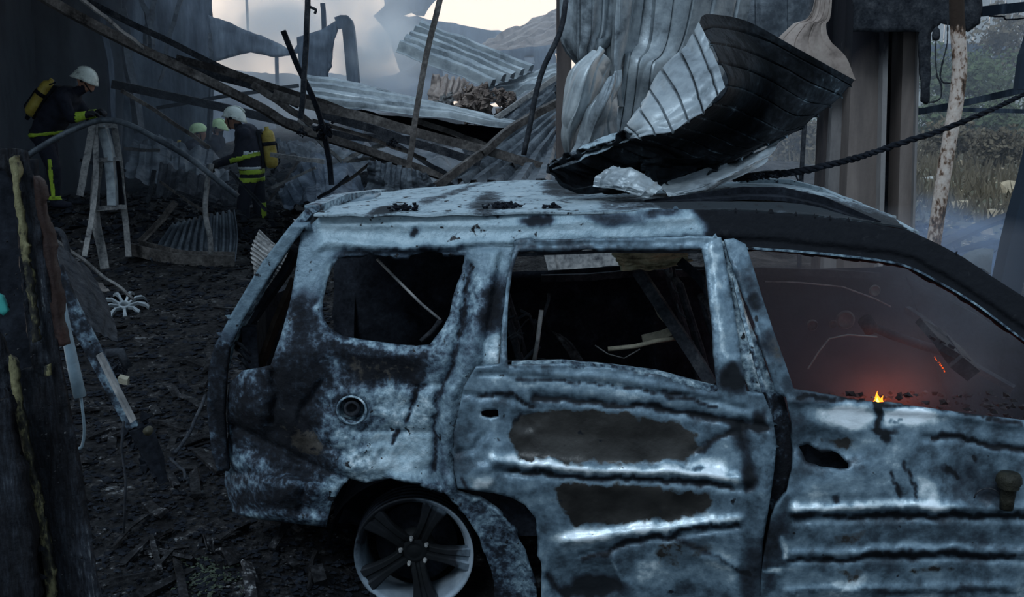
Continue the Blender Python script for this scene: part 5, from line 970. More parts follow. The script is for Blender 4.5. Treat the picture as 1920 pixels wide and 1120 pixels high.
m = MB(); m.tube([P(1490, 324, 4.95), P(1496, 338, 4.95), P(1504, 336, 4.95), P(1506, 324, 4.95)], .004, 5); m.build('loose_loop', M['black'], rp_, True)
m = MB(); m.tube(catmull([tuple(P(*q)) for q in [(1370, 330, 5.1), (1400, 327, 5.1), (1440, 322, 5.1), (1470, 326, 5.05)]], 20), .006, 6); m.build('frayed_end', DK, rp_, True)
# dangling burnt wires
for lb, q in (('knobbly burnt wire dangling from the overhang nearest the column', [(1755, 46, 7.6), (1756, 62, 7.6), (1754, 100, 7.6), (1757, 140, 7.6), (1765, 160, 7.6), (1764, 182, 7.6), (1754, 190, 7.6), (1742, 192, 7.6)]),
              ('thin burnt wire curving down towards the rusty pole', [(1777, 40, 7.6), (1776, 80, 7.6), (1769, 110, 7.6), (1763, 140, 7.6), (1768, 154, 7.6), (1782, 156, 7.6)])):
    m = MB(); c_ = catmull([tuple(P(*a)) for a in q], 50); m.tube(c_, .006, 6, radii=list(1 + 1.2 * fbm(np.arange(50) * .6, np.arange(50) * 0, 0, 5, 2)))
    if 'knobbly' in lb: m.lathe([(0, -.04), (.025, -.03), (.03, 0), (.022, .04), (0, .06)], P(1755, 66, 7.6), n=8)
    o = m.build('dangling_wire', DK, None, True); base_origin(o); tag(o, lb, 'wire')
beam('portal_rail', 'upper dark steel rail sloping up past the rusty pole', 'beam', [(1722, 210, 9.5), (1790, 197, 9.3), (1850, 184, 9.2), (1930, 166, 9), (2300, 90, 8.4)], M['wallblue'], 12, 't', wob=.002, soot=.5)
beam('portal_rail', 'lower dark level rail crossing behind the rusty pole', 'beam', [(1722, 206, 9.6), (1800, 206, 9.6), (1935, 209, 9.6), (2350, 216, 9.6)], M['wallblue'], 8, 't', wob=.002, soot=.5)
beam('portal_rail', 'thick dark lintel at the top corner over the field', 'beam', [(1838, 22, 8.6), (1880, 17, 8.6), (1940, 10, 8.6), (2400, -50, 8.6)], M['wallblue'], 18, 't', wob=.002, soot=.8)
beam('thin_cable', 'thin sagging cable below the dark lintel', 'cable', [(1855, 30, 8.5), (1880, 31, 8.5), (1935, 32, 8.5), (2350, -40, 8.5)], M['black'], 3, 'r', wob=.004)
beam('leaning_post', 'dark post leaning at the frame edge above the rails', 'post', [(1985, -160, 7.5), (1936, 60, 7.5), (1922, 110, 7.5), (1914, 168, 7.5)], M['wallblue'], 20, 't', wob=.003, soot=.8)
beam('leaning_post', 'wide dark post leaning at the frame edge beside the blue smoke', 'post', [(2060, -160, 7.2), (1960, 240, 7.2), (1936, 340, 7.2), (1908, 440, 7.2), (1860, 660, 7.2)], M['wallblue'], 42, 't', wob=.003, soot=.9)
beam('thin_upright', 'thin dark upright seen under the tip of the curled sheet', 'post', [(1510, 226, 8.2), (1506, 270, 8.2), (1500, 400, 8.2), (1496, 620, 8.2)], DK, 7, 't', wob=.002)
beam('short_post', 'short pale blue-grey stub at the foot of the columns', 'post', [(1674, 405, 8.0), (1672, 440, 8.0)], M['galv'], 10, 't', wob=.002)
# ------------------------------------------------------------------ the field, the far building and the trees
wb = thing('far_warehouse', 'pale metal-clad warehouse with a dark band behind the trees', 'building', (24, 62, 0))
k = 0
for px in range(1500, 2100, 14):
    a, b = P(px, -60, 60), P(px + 13.0, -60, 60); m = MB()
    zb = P(px, 88, 60).z; m.box(((a.x + b.x) / 2, 60 + .05 * (k % 2), (a.z + zb) / 2), (b.x - a.x, .1, a.z - zb)); m.build('cladding_board', M['farwhite'], wb); k += 1
m = MB(); m.box((P(1800, 80, 59.8).x, 59.8, P(1800, 98, 60).z), (18, .3, .9)); o = m.build('dark_band', M['wallblue'], wb); o['label'] = 'dark blue band'
m = MB(); m.box((P(1800, 80, 60).x, 60.2, (P(1800, 106, 60).z) / 2), (18, .2, P(1800, 106, 60).z)); m.build('lower_wall', M['farwhite'], wb)
m = MB(); m.sweep([P(1866, 30, 59), P(1864, 60, 59), P(1860, 108, 59)], prof_tube(.15, .15)); m.build('downpipe', M['farwhite'], wb)
def tree(label, px, py, Y, r, h, mt, n_=900, seed=0):
    rg = random.Random(seed); c = P(px, py, Y); t = thing('leafy_tree' if r > 1.2 else 'bush', label, 'tree' if r > 1.2 else 'bush', (c.x, c.y, 0))
    m = MB(); m.tube([(c.x, c.y, -.1), (c.x + .1, c.y, c.z * .5), (c.x, c.y, c.z + h * .3)], .12, 7, radii=[1.3, 1, .4])
    for k in range(6):
        a = rg.random() * 6.3; m.tube([(c.x, c.y, c.z * (.4 + .1 * k)), (c.x + math.cos(a) * r * .4, c.y + math.sin(a) * r * .3, c.z + h * .1 * k)], .04, 5, radii=[1, .4])
    m.build('trunk', M['trunk'], t)
    m = MB(); blobs = [(c + Vector((rg.gauss(0, r * .45), rg.gauss(0, r * .4), rg.gauss(0, h * .4))), r * rg.uniform(.25, .5)) for k in range(14)]
    for k in range(n_):
        b, br = rg.choice(blobs); d = Vector((rg.gauss(0, 1), rg.gauss(0, 1), rg.gauss(0, 1))).normalized(); p = b + d * br * rg.uniform(.5, 1.05)
        s_ = Y * .0022 * rg.uniform(.6, 1.6); u_ = Vector((rg.gauss(0, 1), rg.gauss(0, 1), rg.gauss(0, 1))).normalized(); v_ = u_.orthogonal().normalized()
        m.add([p - u_ * s_, p + v_ * s_ * .6, p + u_ * s_, p - v_ * s_ * .6], [(0, 1, 2, 3)])
    o = m.build('foliage', mt, t); o['kind'] = 'stuff'
LF, LB = M['leaf'], M['leafbrown']
for i, (lb, px, py, Y, r, h, mt) in enumerate((('tall brownish autumn tree at the edge of the pale warehouse', 1895, 75, 52, 1.7, 2.2, LB), ('round green tree right behind the rusty pole', 1830, 130, 50, 2.0, 1.6, LF), ('green tree in the gap between column and wires', 1765, 160, 50, 1.8, 1.2, LF),
     ('low green tree above the level rail', 1870, 165, 48, 2.2, 1.2, LF), ('green hedge-like bush just under the lower rail', 1750, 222, 44, 1.1, .7, LF), ('wide bush in the middle below the rails', 1820, 225, 43, 1.15, .7, LF), ('bush at the frame edge below the rails', 1895, 226, 42, 1.1, .7, LF),
     ('brown weedy bush beneath the sloping rail', 1785, 262, 30, .8, .35, LB), ('brown weedy bush at the near end of the field', 1870, 275, 27, .8, .35, LB), ('tawny bush seen under the curled sheet tip', 1486, 265, 30, .9, .6, LB), ('green tree over the tawny bush by the thin upright', 1500, 200, 48, 2.2, 1.2, LF))):
    tree(lb, px, py, Y, r, h, mt, 1500, 40 + i)
m = MB()
for k in range(6000):
    Y = rng.uniform(15, 55); x = rng.uniform(Y * .22, Y * .56)
    if x < 5.6 + (Y - 13) * .12: continue
    hh = rng.uniform(.12, .45); p = Vector((x, Y, gz(x, Y) if k % 4 == 0 else 0)); d = Vector((rng.gauss(0, .12), rng.gauss(0, .08), hh)); s_ = Vector((.02 + Y * .0006, 0, 0))
    m.add([p - s_, p + s_, p + d], [(0, 1, 2)])
o = m.build('dry_weeds', LB); tag(o, 'dry brown weeds covering the field', 'weeds', kind='stuff')
# foam, boards and paper strewn over the field
specs = [('pale board lying in the weeds nearest the column', 1743, 337, 28, 6, 'paper'), ('orange-brown foam slab lying behind the rusty pole', 1795, 388, 44, 12, 'foam'), ('cream foam slab at the foot of the frame-edge post', 1888, 360, 30, 22, 'foam'), ('flat cream foam sheet near the smoke', 1868, 404, 46, 12, 'foam'),
         ('small foam wedge above the smoke by the pole', 1850, 432, 22, 8, 'foam'), ('white scrap right of the rusty pole in the weeds', 1848, 290, 16, 6, 'paper'), ('tiny white scrap under the level rail', 1867, 262, 8, 3, 'paper'), ('pale foam crumb beside the far weeds', 1800, 306, 9, 6, 'foam')]
for lb, px, py, wx_, hy, mt in specs:
    g = G(px, py, .08); s_ = W(wx_, g.y) / 2; m = MB()
    n_ = 9; ring = [(math.cos(2 * math.pi * k / n_) * s_ * rng.uniform(.7, 1.2), math.sin(2 * math.pi * k / n_) * s_ * 1.2 * rng.uniform(.6, 1.2)) for k in range(n_)]
    tz = [W(hy, g.y) * rng.uniform(.2, 1.1) for k in range(n_)]
    vs = [g + Vector((x, y, -.05)) for x, y in ring] + [g + Vector((x * .9, y * .9, z)) for (x, y), z in zip(ring, tz)] + [g + Vector((0, 0, W(hy, g.y)))]
    m.add(vs, [(k, (k + 1) % n_, n_ + (k + 1) % n_, n_ + k) for k in range(n_)] + [(n_ + k, n_ + (k + 1) % n_, 2 * n_) for k in range(n_)])
    o = m.build('foam_slab' if mt == 'foam' else 'pale_board', M[mt]); base_origin(o); tag(o, lb, 'debris')
m = MB()
for k in range(420):
    px, py = rng.uniform(1440, 1960), rng.uniform(255, 470); g = G(px, py)
    if g.x < 5.0 + (g.y - 13) * .1: continue
    m.chunk(g + Vector((0, 0, .05)), g.y * .0016 * rng.uniform(.5, 2.2), rng, .5)
o = m.build('field_litter', M['foam']); tag(o, 'pale foam and paper litter scattered through the field', 'litter', kind='stuff')
m = MB()
for k in range(500):
    px, py = rng.uniform(1700, 2050), rng.uniform(395, 560); g = G(px, py); m.chunk(g + Vector((0, 0, .03)), g.y * .004 * rng.uniform(.4, 2.0), rng, .6)
o = m.build('black_rubble', M['rubble']); tag(o, 'black rubble lying where the field meets the smoke', 'rubble', kind='stuff')
for i, (a, b, lb) in enumerate((((1745, 470), (1905, 400), 'charred plank sloping through the blue smoke'), ((1800, 470), (1900, 452), 'second charred plank low in the blue smoke'), ((1860, 540), (1925, 505), 'charred plank beside the car bonnet in smoke'))):
    m = MB(); A_, B_ = G(*a, .15), G(*b, .35); m.sweep([A_, (A_ + B_) / 2 + Vector((0, 0, .03)), B_], prof_tube(.16, .05)); o = m.build('charred_plank', M['wood']); base_origin(o); tag(o, lb, 'plank')

# ------------------------------------------------------------------ rubble over the burnt ground
def rubble(name, lb, n_, area, size, mt, flatness=.6):
    m = MB()
    for k in range(n_):
        px, py = rng.uniform(area[0], area[2]), rng.uniform(area[1], area[3]); g = G(px, py); g.z = gz(g.x, g.y) + .01
        if g.x < -7.6 or g.y > 17.6: continue
        m.chunk(g, g.y * size * rng.uniform(.3, 1.8), rng, flatness)
    o = m.build(name, M[mt]); tag(o, lb, 'rubble', kind='stuff')
rubble('near_rubble', 'small burnt rubble covering the ground behind the car tail', 3200, (120, 470, 640, 1180), .0019, 'rubble', .4)
rubble('cinder_rubble', 'black cinders covering the ground behind the car tail', 5200, (80, 440, 700, 1180), .0032, 'black', .35)
rubble('distant_rubble', 'burnt rubble heaped under the fallen beams', 3600, (-100, 300, 1150, 470), .0030, 'rubble')
rubble('dark_rubble', 'sooty scrap heaped under the fallen beams', 4000, (-100, 290, 1150, 480), .0045, 'black')
m = MB()
for k in range(70):      # larger charred scraps among the cinders
    g = G(rng.uniform(150, 640), rng.uniform(520, 1120)); z = gz(g.x, g.y) + .02; a_ = rng.random() * 6.3; L_ = rng.uniform(.06, .22); dd_ = Vector((math.cos(a_), math.sin(a_), 0)) * L_
    c0 = Vector((g.x, g.y, z)); m.sweep([c0 - dd_, c0 + Vector((0, 0, rng.uniform(.0, .05))), c0 + dd_ * .9 + Vector((0, 0, rng.uniform(-.01, .04)))], prof_tube(rng.uniform(.015, .06), rng.uniform(.006, .02)), twist=rng.uniform(-1, 1))
o = m.build('charred_scraps', M['rubble']); tag(o, 'bent charred scraps strewn on the ground behind the car tail', 'scrap', kind='stuff')
m = MB()
for k in range(420):
    g = G(rng.gauss(385, 30), rng.gauss(1085, 18)); m.chunk(Vector((g.x, g.y, gz(g.x, g.y) + .006)), rng.uniform(.003, .014), rng, .5)
o = m.build('greenish_ash', flat('green_grey_ash', (.035, .045, .03), var=.8, scale=25)); tag(o, 'greenish grey ash patch on the ground before the wheel', 'ash', kind='stuff')
# thin laths and bars lying about under the beams
k = 0
for (a, b, Ya, Yb, wd, lb) in (((150, 300), (236, 320), 14, 14, 5, 'dim lath lying by the white frame top'), ((232, 278), (300, 282), 16, 16, 6, 'short level lath beyond the white frame'), ((430, 320), (500, 395), 12.8, 12.5, 5, 'thin lath leaning beside the central firefighter'),
        ((262, 455), (330, 378), 12.2, 12.6, 9, 'charred lath leaning against the corrugated panel'), ((330, 360), (460, 402), 13.2, 13.2, 6, 'long dim lath resting on the corrugated panel'), ((395, 405), (300, 340), 13.6, 13.8, 5, 'dim lath crossing behind the pale stick'),
        ((270, 400), (290, 320), 13.8, 14, 7, 'stub post among the rubble beyond the white frame'), ((500, 378), (560, 300), 14.6, 14.8, 4, 'faint lath behind the air cylinder'), ((700, 290), (760, 340), 12.6, 12.2, 6, 'dark lath dropping behind the slanting rod'),
        ((640, 345), (700, 300), 13, 13.2, 5, 'dim lath rising above the car roof'), ((596, 372), (655, 330), 12.2, 12.4, 5, 'dim lath close over the car tail'), ((30, 300), (110, 262), 15, 15, 6, 'dim lath behind the stooping firefighter')):
    beam('fallen_lath', lb, 'lath', [(a[0], a[1], Ya), ((a[0] + b[0]) / 2 + 2, (a[1] + b[1]) / 2 + 2, (Ya + Yb) / 2), (b[0], b[1], Yb)], M['brownsteel'] if k % 2 else M['dark'], wd, 'l', seed=k); k += 1

# white scorched frame standing in the rubble
fr = thing('scorched_frame', 'white scorched metal frame with slanting legs standing in the rubble', 'frame', G(205, 505))
def fbar(n_, q, wd, mt=PS, kind='l'): beam(n_, None, None, q, mt, wd, kind, parent=fr, wob=.008)
fbar('slanting_leg', [(176, 234, 11.4), (164, 300, 11.4), (152, 366, 11.4)], 13)
fbar('front_leg', [(180, 236, 11.4), (181, 300, 11.4), (179, 370, 11.4), (160, 480, 11.3)], 10)
fbar('middle_leg', [(188, 300, 11.5), (180, 390, 11.5), (200, 505, 11.5)], 17)
fbar('back_leg', [(216, 236, 11.6), (228, 330, 11.6), (243, 480, 11.6)], 11)
fbar('top_bar', [(176, 234, 11.4), (220, 236, 11.5)], 8)
fbar('cross_bar', [(184, 300, 11.4), (228, 298, 11.5)], 7)
fbar('low_cross_bar', [(176, 392, 11.4), (236, 388, 11.5)], 8)
fbar('wide_plank', [(192, 236, 11.5), (206, 300, 11.5), (212, 384, 11.5)], 16, M['galv'], 't')
fbar('dark_inner_panel', [(216, 302, 11.6), (226, 384, 11.6)], 20, M['black'], 't')
# bent hose-like pipe
beam('bent_pipe', 'long grey pipe arching over the white scorched frame', 'pipe', [(52, 292, 11.0), (100, 262, 11.0), (150, 238, 11.0), (190, 226, 11.0), (236, 232, 11.1), (290, 258, 11.2), (345, 290, 11.3), (395, 328, 11.4), (446, 368, 11.5)], M['galvdark'], 11, 'r', seg=50, wob=.004)

# alloy wheel lying on the ground with plates beside it
g = G(234, 582); g.z = gz(g.x, g.y) + .07
lw = thing('discarded_alloy', 'pale many-spoked alloy wheel lying flat on the black ground', 'wheel', g)
tilt = Euler((math.radians(24), math.radians(8), 0)).to_matrix(); RR = W(45, g.y)
m = MB(); m.lathe([(RR * .24, -.02), (RR * .27, .015), (RR * .20, .03), (RR * .16, .02), (RR * .16, -.02)], g, tilt @ Vector((0, 0, 1)), 24); m.build('hub', M['alloypale'], lw, True)
for k in range(9):
    a = 2 * math.pi * k / 9 + .2; m = MB(); d = Vector((math.cos(a), math.sin(a), 0)); s_ = Vector((-d.y, d.x, 0)); rows = []
    for r_, h_, z_ in ((.22, .05, .02), (.55, .045, .05), (.85, .075, .035), (1.0, .10, .0)):
        for sx_, dz in ((-1, 0), (1, 0), (1, -.03), (-1, -.03)): rows.append(g + tilt @ (d * RR * r_ + s_ * RR * h_ * sx_ + Vector((0, 0, z_ + dz))))
    m.add(rows, [(i * 4 + j, i * 4 + (j + 1) % 4, (i + 1) * 4 + (j + 1) % 4, (i + 1) * 4 + j) for i in range(3) for j in range(4)] + [(3, 2, 1, 0), (12, 13, 14, 15)])
    m.build('spoke', M['alloypale'], lw)
m = MB(); m.lathe([(RR * .97, -.12), (RR * 1.02, -.10), (RR * 1.0, -.02), (RR * .97, -.02)], g, tilt @ Vector((0, 0, 1)), 36); m.build('rim', M['dark'], lw, True)
sheet('bent_plate', 'pale grey triangular plate leaning behind the charred door post', 'plate', [[(98, 446, 5.6), (130, 470, 5.6), (168, 505, 5.7)], [(120, 520, 5.0), (170, 560, 5.1), (214, 600, 5.2)], [(150, 590, 4.7), (180, 620, 4.7), (222, 640, 4.8)]], M['dark'], n=(30, 30), crumple=.02, seed=3)
sheet('bent_plate', 'flat scorched plate lying beside the discarded alloy wheel', 'plate', [[(150, 532, 6.6), (190, 528, 6.6)], [(170, 552, 6.3), (206, 548, 6.3)]], M['brownsteel'], n=(12, 12), crumple=.02, seed=4)
beam('pale_trim', 'long thin pale trim running down from the door post to the plates', 'trim', [(98, 446, 6.2), (170, 500, 6.5), (250, 560, 6.7)], PS, 5, 't')
beam('black_pipe', 'bent black pipe standing behind the charred door post', 'pipe', [(92, 432, 5.8), (112, 434, 5.8), (124, 460, 5.8), (132, 496, 5.8), (140, 530, 5.8)], M['dark'], 11, 'r', wob=.004)

# ------------------------------------------------------------------ the charred door post nearest the camera
dp = thing('charred_door_post', 'charred black post with peeling yellow stripes at the picture edge', 'post', P(100, 1200, 1.95))
cp_ = lambda Y: (lambda x, y: 0 * x + Y)
panel('post_face', dp, [(-30, 276), (20, 278), (52, 282), (62, 330), (82, 470), (104, 620), (128, 740), (152, 870), (172, 1000), (194, 1160), (194, 1220), (40, 1220), (-30, 1220)], [[(-10, 322), (8, 318), (22, 340), (34, 460), (46, 580), (60, 690), (24, 700), (8, 640), (-10, 600)]], cp_(1.95), M['wood'], step=6,
      disp=lambda x, y: .010 * (ridged(x / 30, y / 120, 5, 4) - .6) * 2 + feats(x, y, [('l', [(60, 330), (100, 640), (140, 900), (180, 1200)], 14, .012), ('l', [(16, 700), (60, 900), (90, 1180)], 9, -.015)], 3), thick=.012)
panel('inner_void_board', dp, [(-40, 300), (60, 300), (80, 720), (-40, 720)], [], cp_(2.08), M['black'], step=20, thick=.03)
YP = M['yellowpaint']
panel('yellow_moulding', dp, ragged([(16, 298), (24, 292), (30, 302), (42, 400), (56, 520), (72, 640), (64, 640), (50, 560), (34, 420), (22, 330)], 5, 3, 4), [], cp_(1.925), YP, step=5, disp=lambda x, y: .004 * ridged(x / 12, y / 40, 5, 3), thick=.015)
panel('yellow_moulding', dp, ragged([(14, 668), (26, 676), (34, 740), (48, 800), (62, 880), (84, 980), (98, 1080), (104, 1180), (92, 1180), (84, 1080), (70, 990), (50, 890), (36, 810), (24, 750)], 3, 4), [], cp_(1.925), YP, step=5, disp=lambda x, y: .004 * ridged(x / 12, y / 40, 5, 3), thick=.015)
panel('yellow_moulding', dp, ragged([(82, 688), (92, 684), (94, 704), (84, 706)], 2, 7, 4), [], cp_(1.925), YP, step=4, thick=.01)
panel('rusty_edge_strip', dp, [(62, 330), (74, 340), (92, 460), (108, 560), (118, 650), (106, 650), (92, 560), (78, 450), (66, 380)], [], cp_(1.94), M['redrust'], step=6, disp=lambda x, y: .003 * ridged(x / 12, y / 40, 5, 3), thick=.03)
m = MB()
for k in range(120):
    t = rng.random(); x = 30 + t * 110 + rng.gauss(0, 26); y = 420 + t * 760; x = min(max(x, -20), 70 + t * 100); m.chunk(P(x, y, 1.93), rng.uniform(.001, .0035), rng)
tag(m.build('blistered_flakes', M['rubble'], dp), None, None, kind='stuff')
panel('teal_sliver', dp, [(-12, 548), (4, 556), (14, 584), (6, 592), (-12, 580)], [], cp_(1.92), M['teal'], step=5, thick=.01)
panel('folded_edge', dp, [(-40, 760), (10, 750), (30, 860), (60, 1000), (70, 1220), (-40, 1220)], [], cp_(1.88), M['wood'], step=8, disp=lambda x, y: .01 * ridged(x / 40, y / 90, 6, 3), thick=.03)
m = MB(); m.box((P(70, 1180, 2.05).x, 2.05, P(70, 1180, 2.05).z / 2), (.22, .12, max(.1, P(70, 1180, 2.05).z))); m.build('post_foot', M['wood'], dp)

# bent arm leaning behind the door post
ar = thing('burnt_hinge_arm', 'bent ash-flecked metal arm leaning beside the charred door post', 'arm', G(250, 830))
m = MB(); m.sweep(catmull([tuple(P(*q)) for q in [(104, 500, 2.9), (132, 566, 2.9), (166, 630, 2.9), (196, 690, 2.9), (226, 750, 2.9), (252, 800, 2.9)]], 26), prof_l(.05, .042, .012), radii=list(np.linspace(1.1, .7, 26))); ab = m.build('arm_bar', M['body'], ar); attr(ab.data, 'soot', [.45] * len(ab.data.vertices))
m = MB(); m.sweep([P(186, 664, 2.85), P(214, 720, 2.85), P(250, 790, 2.85)], prof_tube(.008, .03)); m.build('arm_strip', PS, ar)
m = MB()
for k in range(34):
    t = rng.random(); m.chunk(P(256 + rng.gauss(0, 14) + t * 26, 790 + t * 90 + rng.gauss(0, 8), 2.9), rng.uniform(.008, .03), rng)
m.tube([P(262, 800, 2.9), P(290, 860, 2.9), P(305, 905, 2.9)], .035, 8, radii=[1, .8, .4]); m.build('charred_knuckle', M['black'], ar)
m = MB(); m.lathe([(0, -.012), (.012, -.01), (.013, .008), (0, .012)], P(278, 808, 2.84), (0, -1, 0), 10); m.build('bolt_head', flat('dull_brass', (.035, .032, .02)), ar, True)
m = MB(); m.tube([P(232, 790, 2.85), P(228, 840, 2.85), P(236, 900, 2.85), P(232, 1000, 2.85)], .004, 6); m.build('hanging_wire', M['dark'], ar, True)
bp_ = thing('blue_tube', 'pale blue-grey tube hanging beside the charred post with a wire loop', 'tube', P(140, 745, 2.3))
m = MB(); m.tube([P(114, 552, 2.3), P(124, 620, 2.3), P(138, 690, 2.3), P(150, 744, 2.3)], .0125, 14, radii=[.6, .9, 1.05, 1.1]); m.build('tube_body', M['bluepipe'], bp_, True)
m = MB(); m.tube(catmull([tuple(P(*q)) for q in [(152, 746, 2.3), (156, 780, 2.3), (158, 810, 2.3), (154, 836, 2.3), (148, 842, 2.3)]], 14), .0035, 6); m.build('wire_tail', M['bluepipe'], bp_, True)
lumps('charred_lump', 'black twisted lump with a cream corner beside the leaning arm', 214, 700, 4.2, 26, 60, M['black'])
m = MB(); m.tube([P(200, 664, 4.1), P(226, 660, 4.1), P(240, 690, 4.1)], .02, 8); o = m.build('black_pipe', M['dark'], None, True); base_origin(o); tag(o, 'short bent black pipe by the leaning arm', 'pipe')
m = MB(); m.sweep([P(222, 712, 4.0), P(232, 715, 4.0), P(241, 716, 4.0)], [(-.012, -.016), (.012, -.010), (.014, .012), (-.010, .02)]); o = m.build('cream_fragment', M['cream']); base_origin(o); tag(o, 'cream plastic fragment on the black lump by the leaning arm', 'fragment')
beam('thin_twig', 'thin dim rod rising from the ground between arm and car tail', 'rod', [(330, 850, 3.7), (360, 800, 3.9), (385, 740, 4.1)], M['dark'], 7, 'r', wob=.01)
beam('thin_twig', 'short dim rod lying on the ground by the upright thin rod', 'rod', [(322, 862, 3.6), (345, 890, 3.5), (352, 905, 3.5)], M['dark'], 6, 'r', wob=.01)

# ------------------------------------------------------------------ firefighters
def capsule_union(segs, vox, name):
    """one continuous surface from tapered limbs: (a, b, ra, rb)"""
    m = MB()
    for a, b, ra, rb in segs:
        a, b = Vector(a), Vector(b); n_ = 12; d = (b - a); L_ = max(d.length, 1e-4)
        prof = [(ra * math.sin(t), -ra * math.cos(t)) for t in np.linspace(0.02, math.pi / 2, 5)] + [(rb * math.cos(t), L_ + rb * math.sin(t)) for t in np.linspace(0, math.pi / 2 - .02, 5)]
        prof = [(0, -ra)] + prof + [(0, L_ + rb)]
        m.lathe(prof, a, d if d.length > 1e-4 else (0, 0, 1), n_)
    me = mesh(m.v, m.f); o = bpy.data.objects.new('tmp', me); COL.objects.link(o)
    r_ = o.modifiers.new('r', 'REMESH'); r_.mode = 'VOXEL'; r_.voxel_size = vox
    s_ = o.modifiers.new('s', 'SMOOTH'); s_.iterations = 3; s_.factor = .6
    dg = bpy.context.evaluated_depsgraph_get(); me2 = bpy.data.meshes.new_from_object(o.evaluated_get(dg)); bpy.data.objects.remove(o); me2.name = name
    return me2
def firefighter(label, J, loc, face=-1, helm='helmet', cyl=True, head_s=1.0, bands=(), legband=None, yaw=0.0):
    """J: joints in metres from the feet, x along the picture, y away from the camera"""
    root = thing('firefighter', label, 'person', loc, 'firefighters among the rubble', (0, 0, yaw))
    V3 = lambda k: Vector(J[k]); segs = []
    hipc = (V3('hipL') + V3('hipR')) / 2; shc = (V3('shL') + V3('shR')) / 2
    for s in 'LR':
        segs += [(J['hip' + s], J['knee' + s], .125, .088), (J['knee' + s], J['ank' + s], .09, .068), (J['sh' + s], J['elb' + s], .088, .066), (J['elb' + s], J['hand' + s], .066, .045)]
        a = V3('ank' + s); segs += [(a + Vector((0, 0, -.03)), a + Vector((face * .17, 0, -.055)), .062, .045)]
        segs += [(J['sh' + s], shc, .10, .14)]
    for t in np.linspace(0, 1, 6):
        c = hipc.lerp(shc, t); w_ = .11 + .03 * math.sin(t * 3.1); segs += [(c + Vector((0, -.09, 0)), c + Vector((0, .09, 0)), w_ + .03, w_ + .03)]
    hd = V3('head'); nk = shc.lerp(hd, .35); segs += [(shc, hd + Vector((-face * .02, 0, -.06)), .075, .06)]
    # head: skull, jaw, nose, brow, ears
    segs += [(hd + Vector((-face * .02, 0, .03)), hd + Vector((face * .03, 0, .02)), .092, .085), (hd + Vector((face * .02, 0, -.05)), hd + Vector((face * .055, 0, -.085)), .062, .036),
             (hd + Vector((face * .10, 0, .01)), hd + Vector((face * .118, 0, -.03)), .010, .016), (hd + Vector((face * .09, -.035, .028)), hd + Vector((face * .09, .035, .028)), .017, .017),
             (hd + Vector((face * .092, -.02, -.062)), hd + Vector((face * .092, .02, -.062)), .010, .010), (hd + Vector((0, -.09, 0)), hd + Vector((0, -.095, -.03)), .018, .013), (hd + Vector((0, .09, 0)), hd + Vector((0, .095, -.03)), .018, .013)]
    me = capsule_union(segs, .016, 'body'); me.materials.clear(); me.materials.append(M['coat']); me.materials.append(M['skin'])
    body = link('body', me, None, root, True, loc=(0, 0, 0))
    idx = []
    for p in me.polygons:
        c = p.center; d = c - hd; idx.append(1 if (d.length < .15 and d.z > -.125 and (d.x * face > -.01 or d.z > -.04)) else 0)
    me.polygons.foreach_set('material_index', idx)
    # bands lying on the cloth
    def band(test, mt, nm, off=.008):
        vs = []; fs = []; mp = {}
        for p in me.polygons:
            if test(p.center):
                f = []
                for vi in p.vertices:
                    if vi not in mp: mp[vi] = len(vs); v = me.vertices[vi]; vs.append(v.co + v.normal * off)
                    f.append(mp[vi])
                fs.append(f)
        if fs: link(nm, mesh(vs, fs, nm), mt, root, True, loc=(0, 0, 0)).modifiers.new('t', 'SOLIDIFY').thickness = .006
    for test, mt, nm in bands: band(test, M[mt], nm)
    # helmet
    R_ = Euler((0, J.get('tilt', 0), 0)).to_matrix(); hm = MB(); vs = []; na, nb = 20, 9; hc = hd + Vector((-face * .012, 0, .045))
    for j in range(nb + 1):
        ph = (math.pi * .54) * j / nb
        for i in range(na):
            a = 2 * math.pi * i / na; fl = 1 + (.16 if j == nb else (.05 if j == nb - 1 else 0)); dx = math.cos(a) * face
            drop = -.045 * max(0, -math.cos(a)) * (j / nb) ** 2
            vs.append(hc + R_ @ Vector((dx * .148 * math.sin(ph) * fl, math.sin(a) * .125 * math.sin(ph) * fl, .135 * math.cos(ph) + drop)))
    hm.add(vs, [(j * na + i, j * na + (i + 1) % na, (j + 1) * na + (i + 1) % na, (j + 1) * na + i) for j in range(nb) for i in range(na)])
    h = hm.build('helmet', M[helm], root, True, True) if False else link('helmet', mesh(hm.v, hm.f), M[helm], root, True, loc=(0, 0, 0)); h.modifiers.new('t', 'SOLIDIFY').thickness = .012
    def sub(mb, nm, mt, par):
        return link(nm, mesh(mb.v, mb.f), mt, par, True, loc=(0, 0, 0))
    m = MB(); m.sweep([hc + R_ @ Vector((face * .15 * math.cos(t), 0, .14 * math.sin(t))) for t in np.linspace(.25, 2.6, 12)], prof_tube(.03, .012)); sub(m, 'helmet_comb', M[helm], h)
    m = MB(); m.lathe([(0, -.012), (.022, -.01), (.022, .01), (0, .012)], hc + R_ @ Vector((face * .02, -.135, -.02)), (0, 1, 0), 12); sub(m, 'visor_pivot', M['black'], h)
    m = MB(); m.tube([hc + R_ @ Vector((face * .06, -.12, -.03)), hd + Vector((face * .05, -.08, -.08)), hd + Vector((face * .05, 0, -.12))], .008, 6); sub(m, 'chin_strap', M['black'], h)
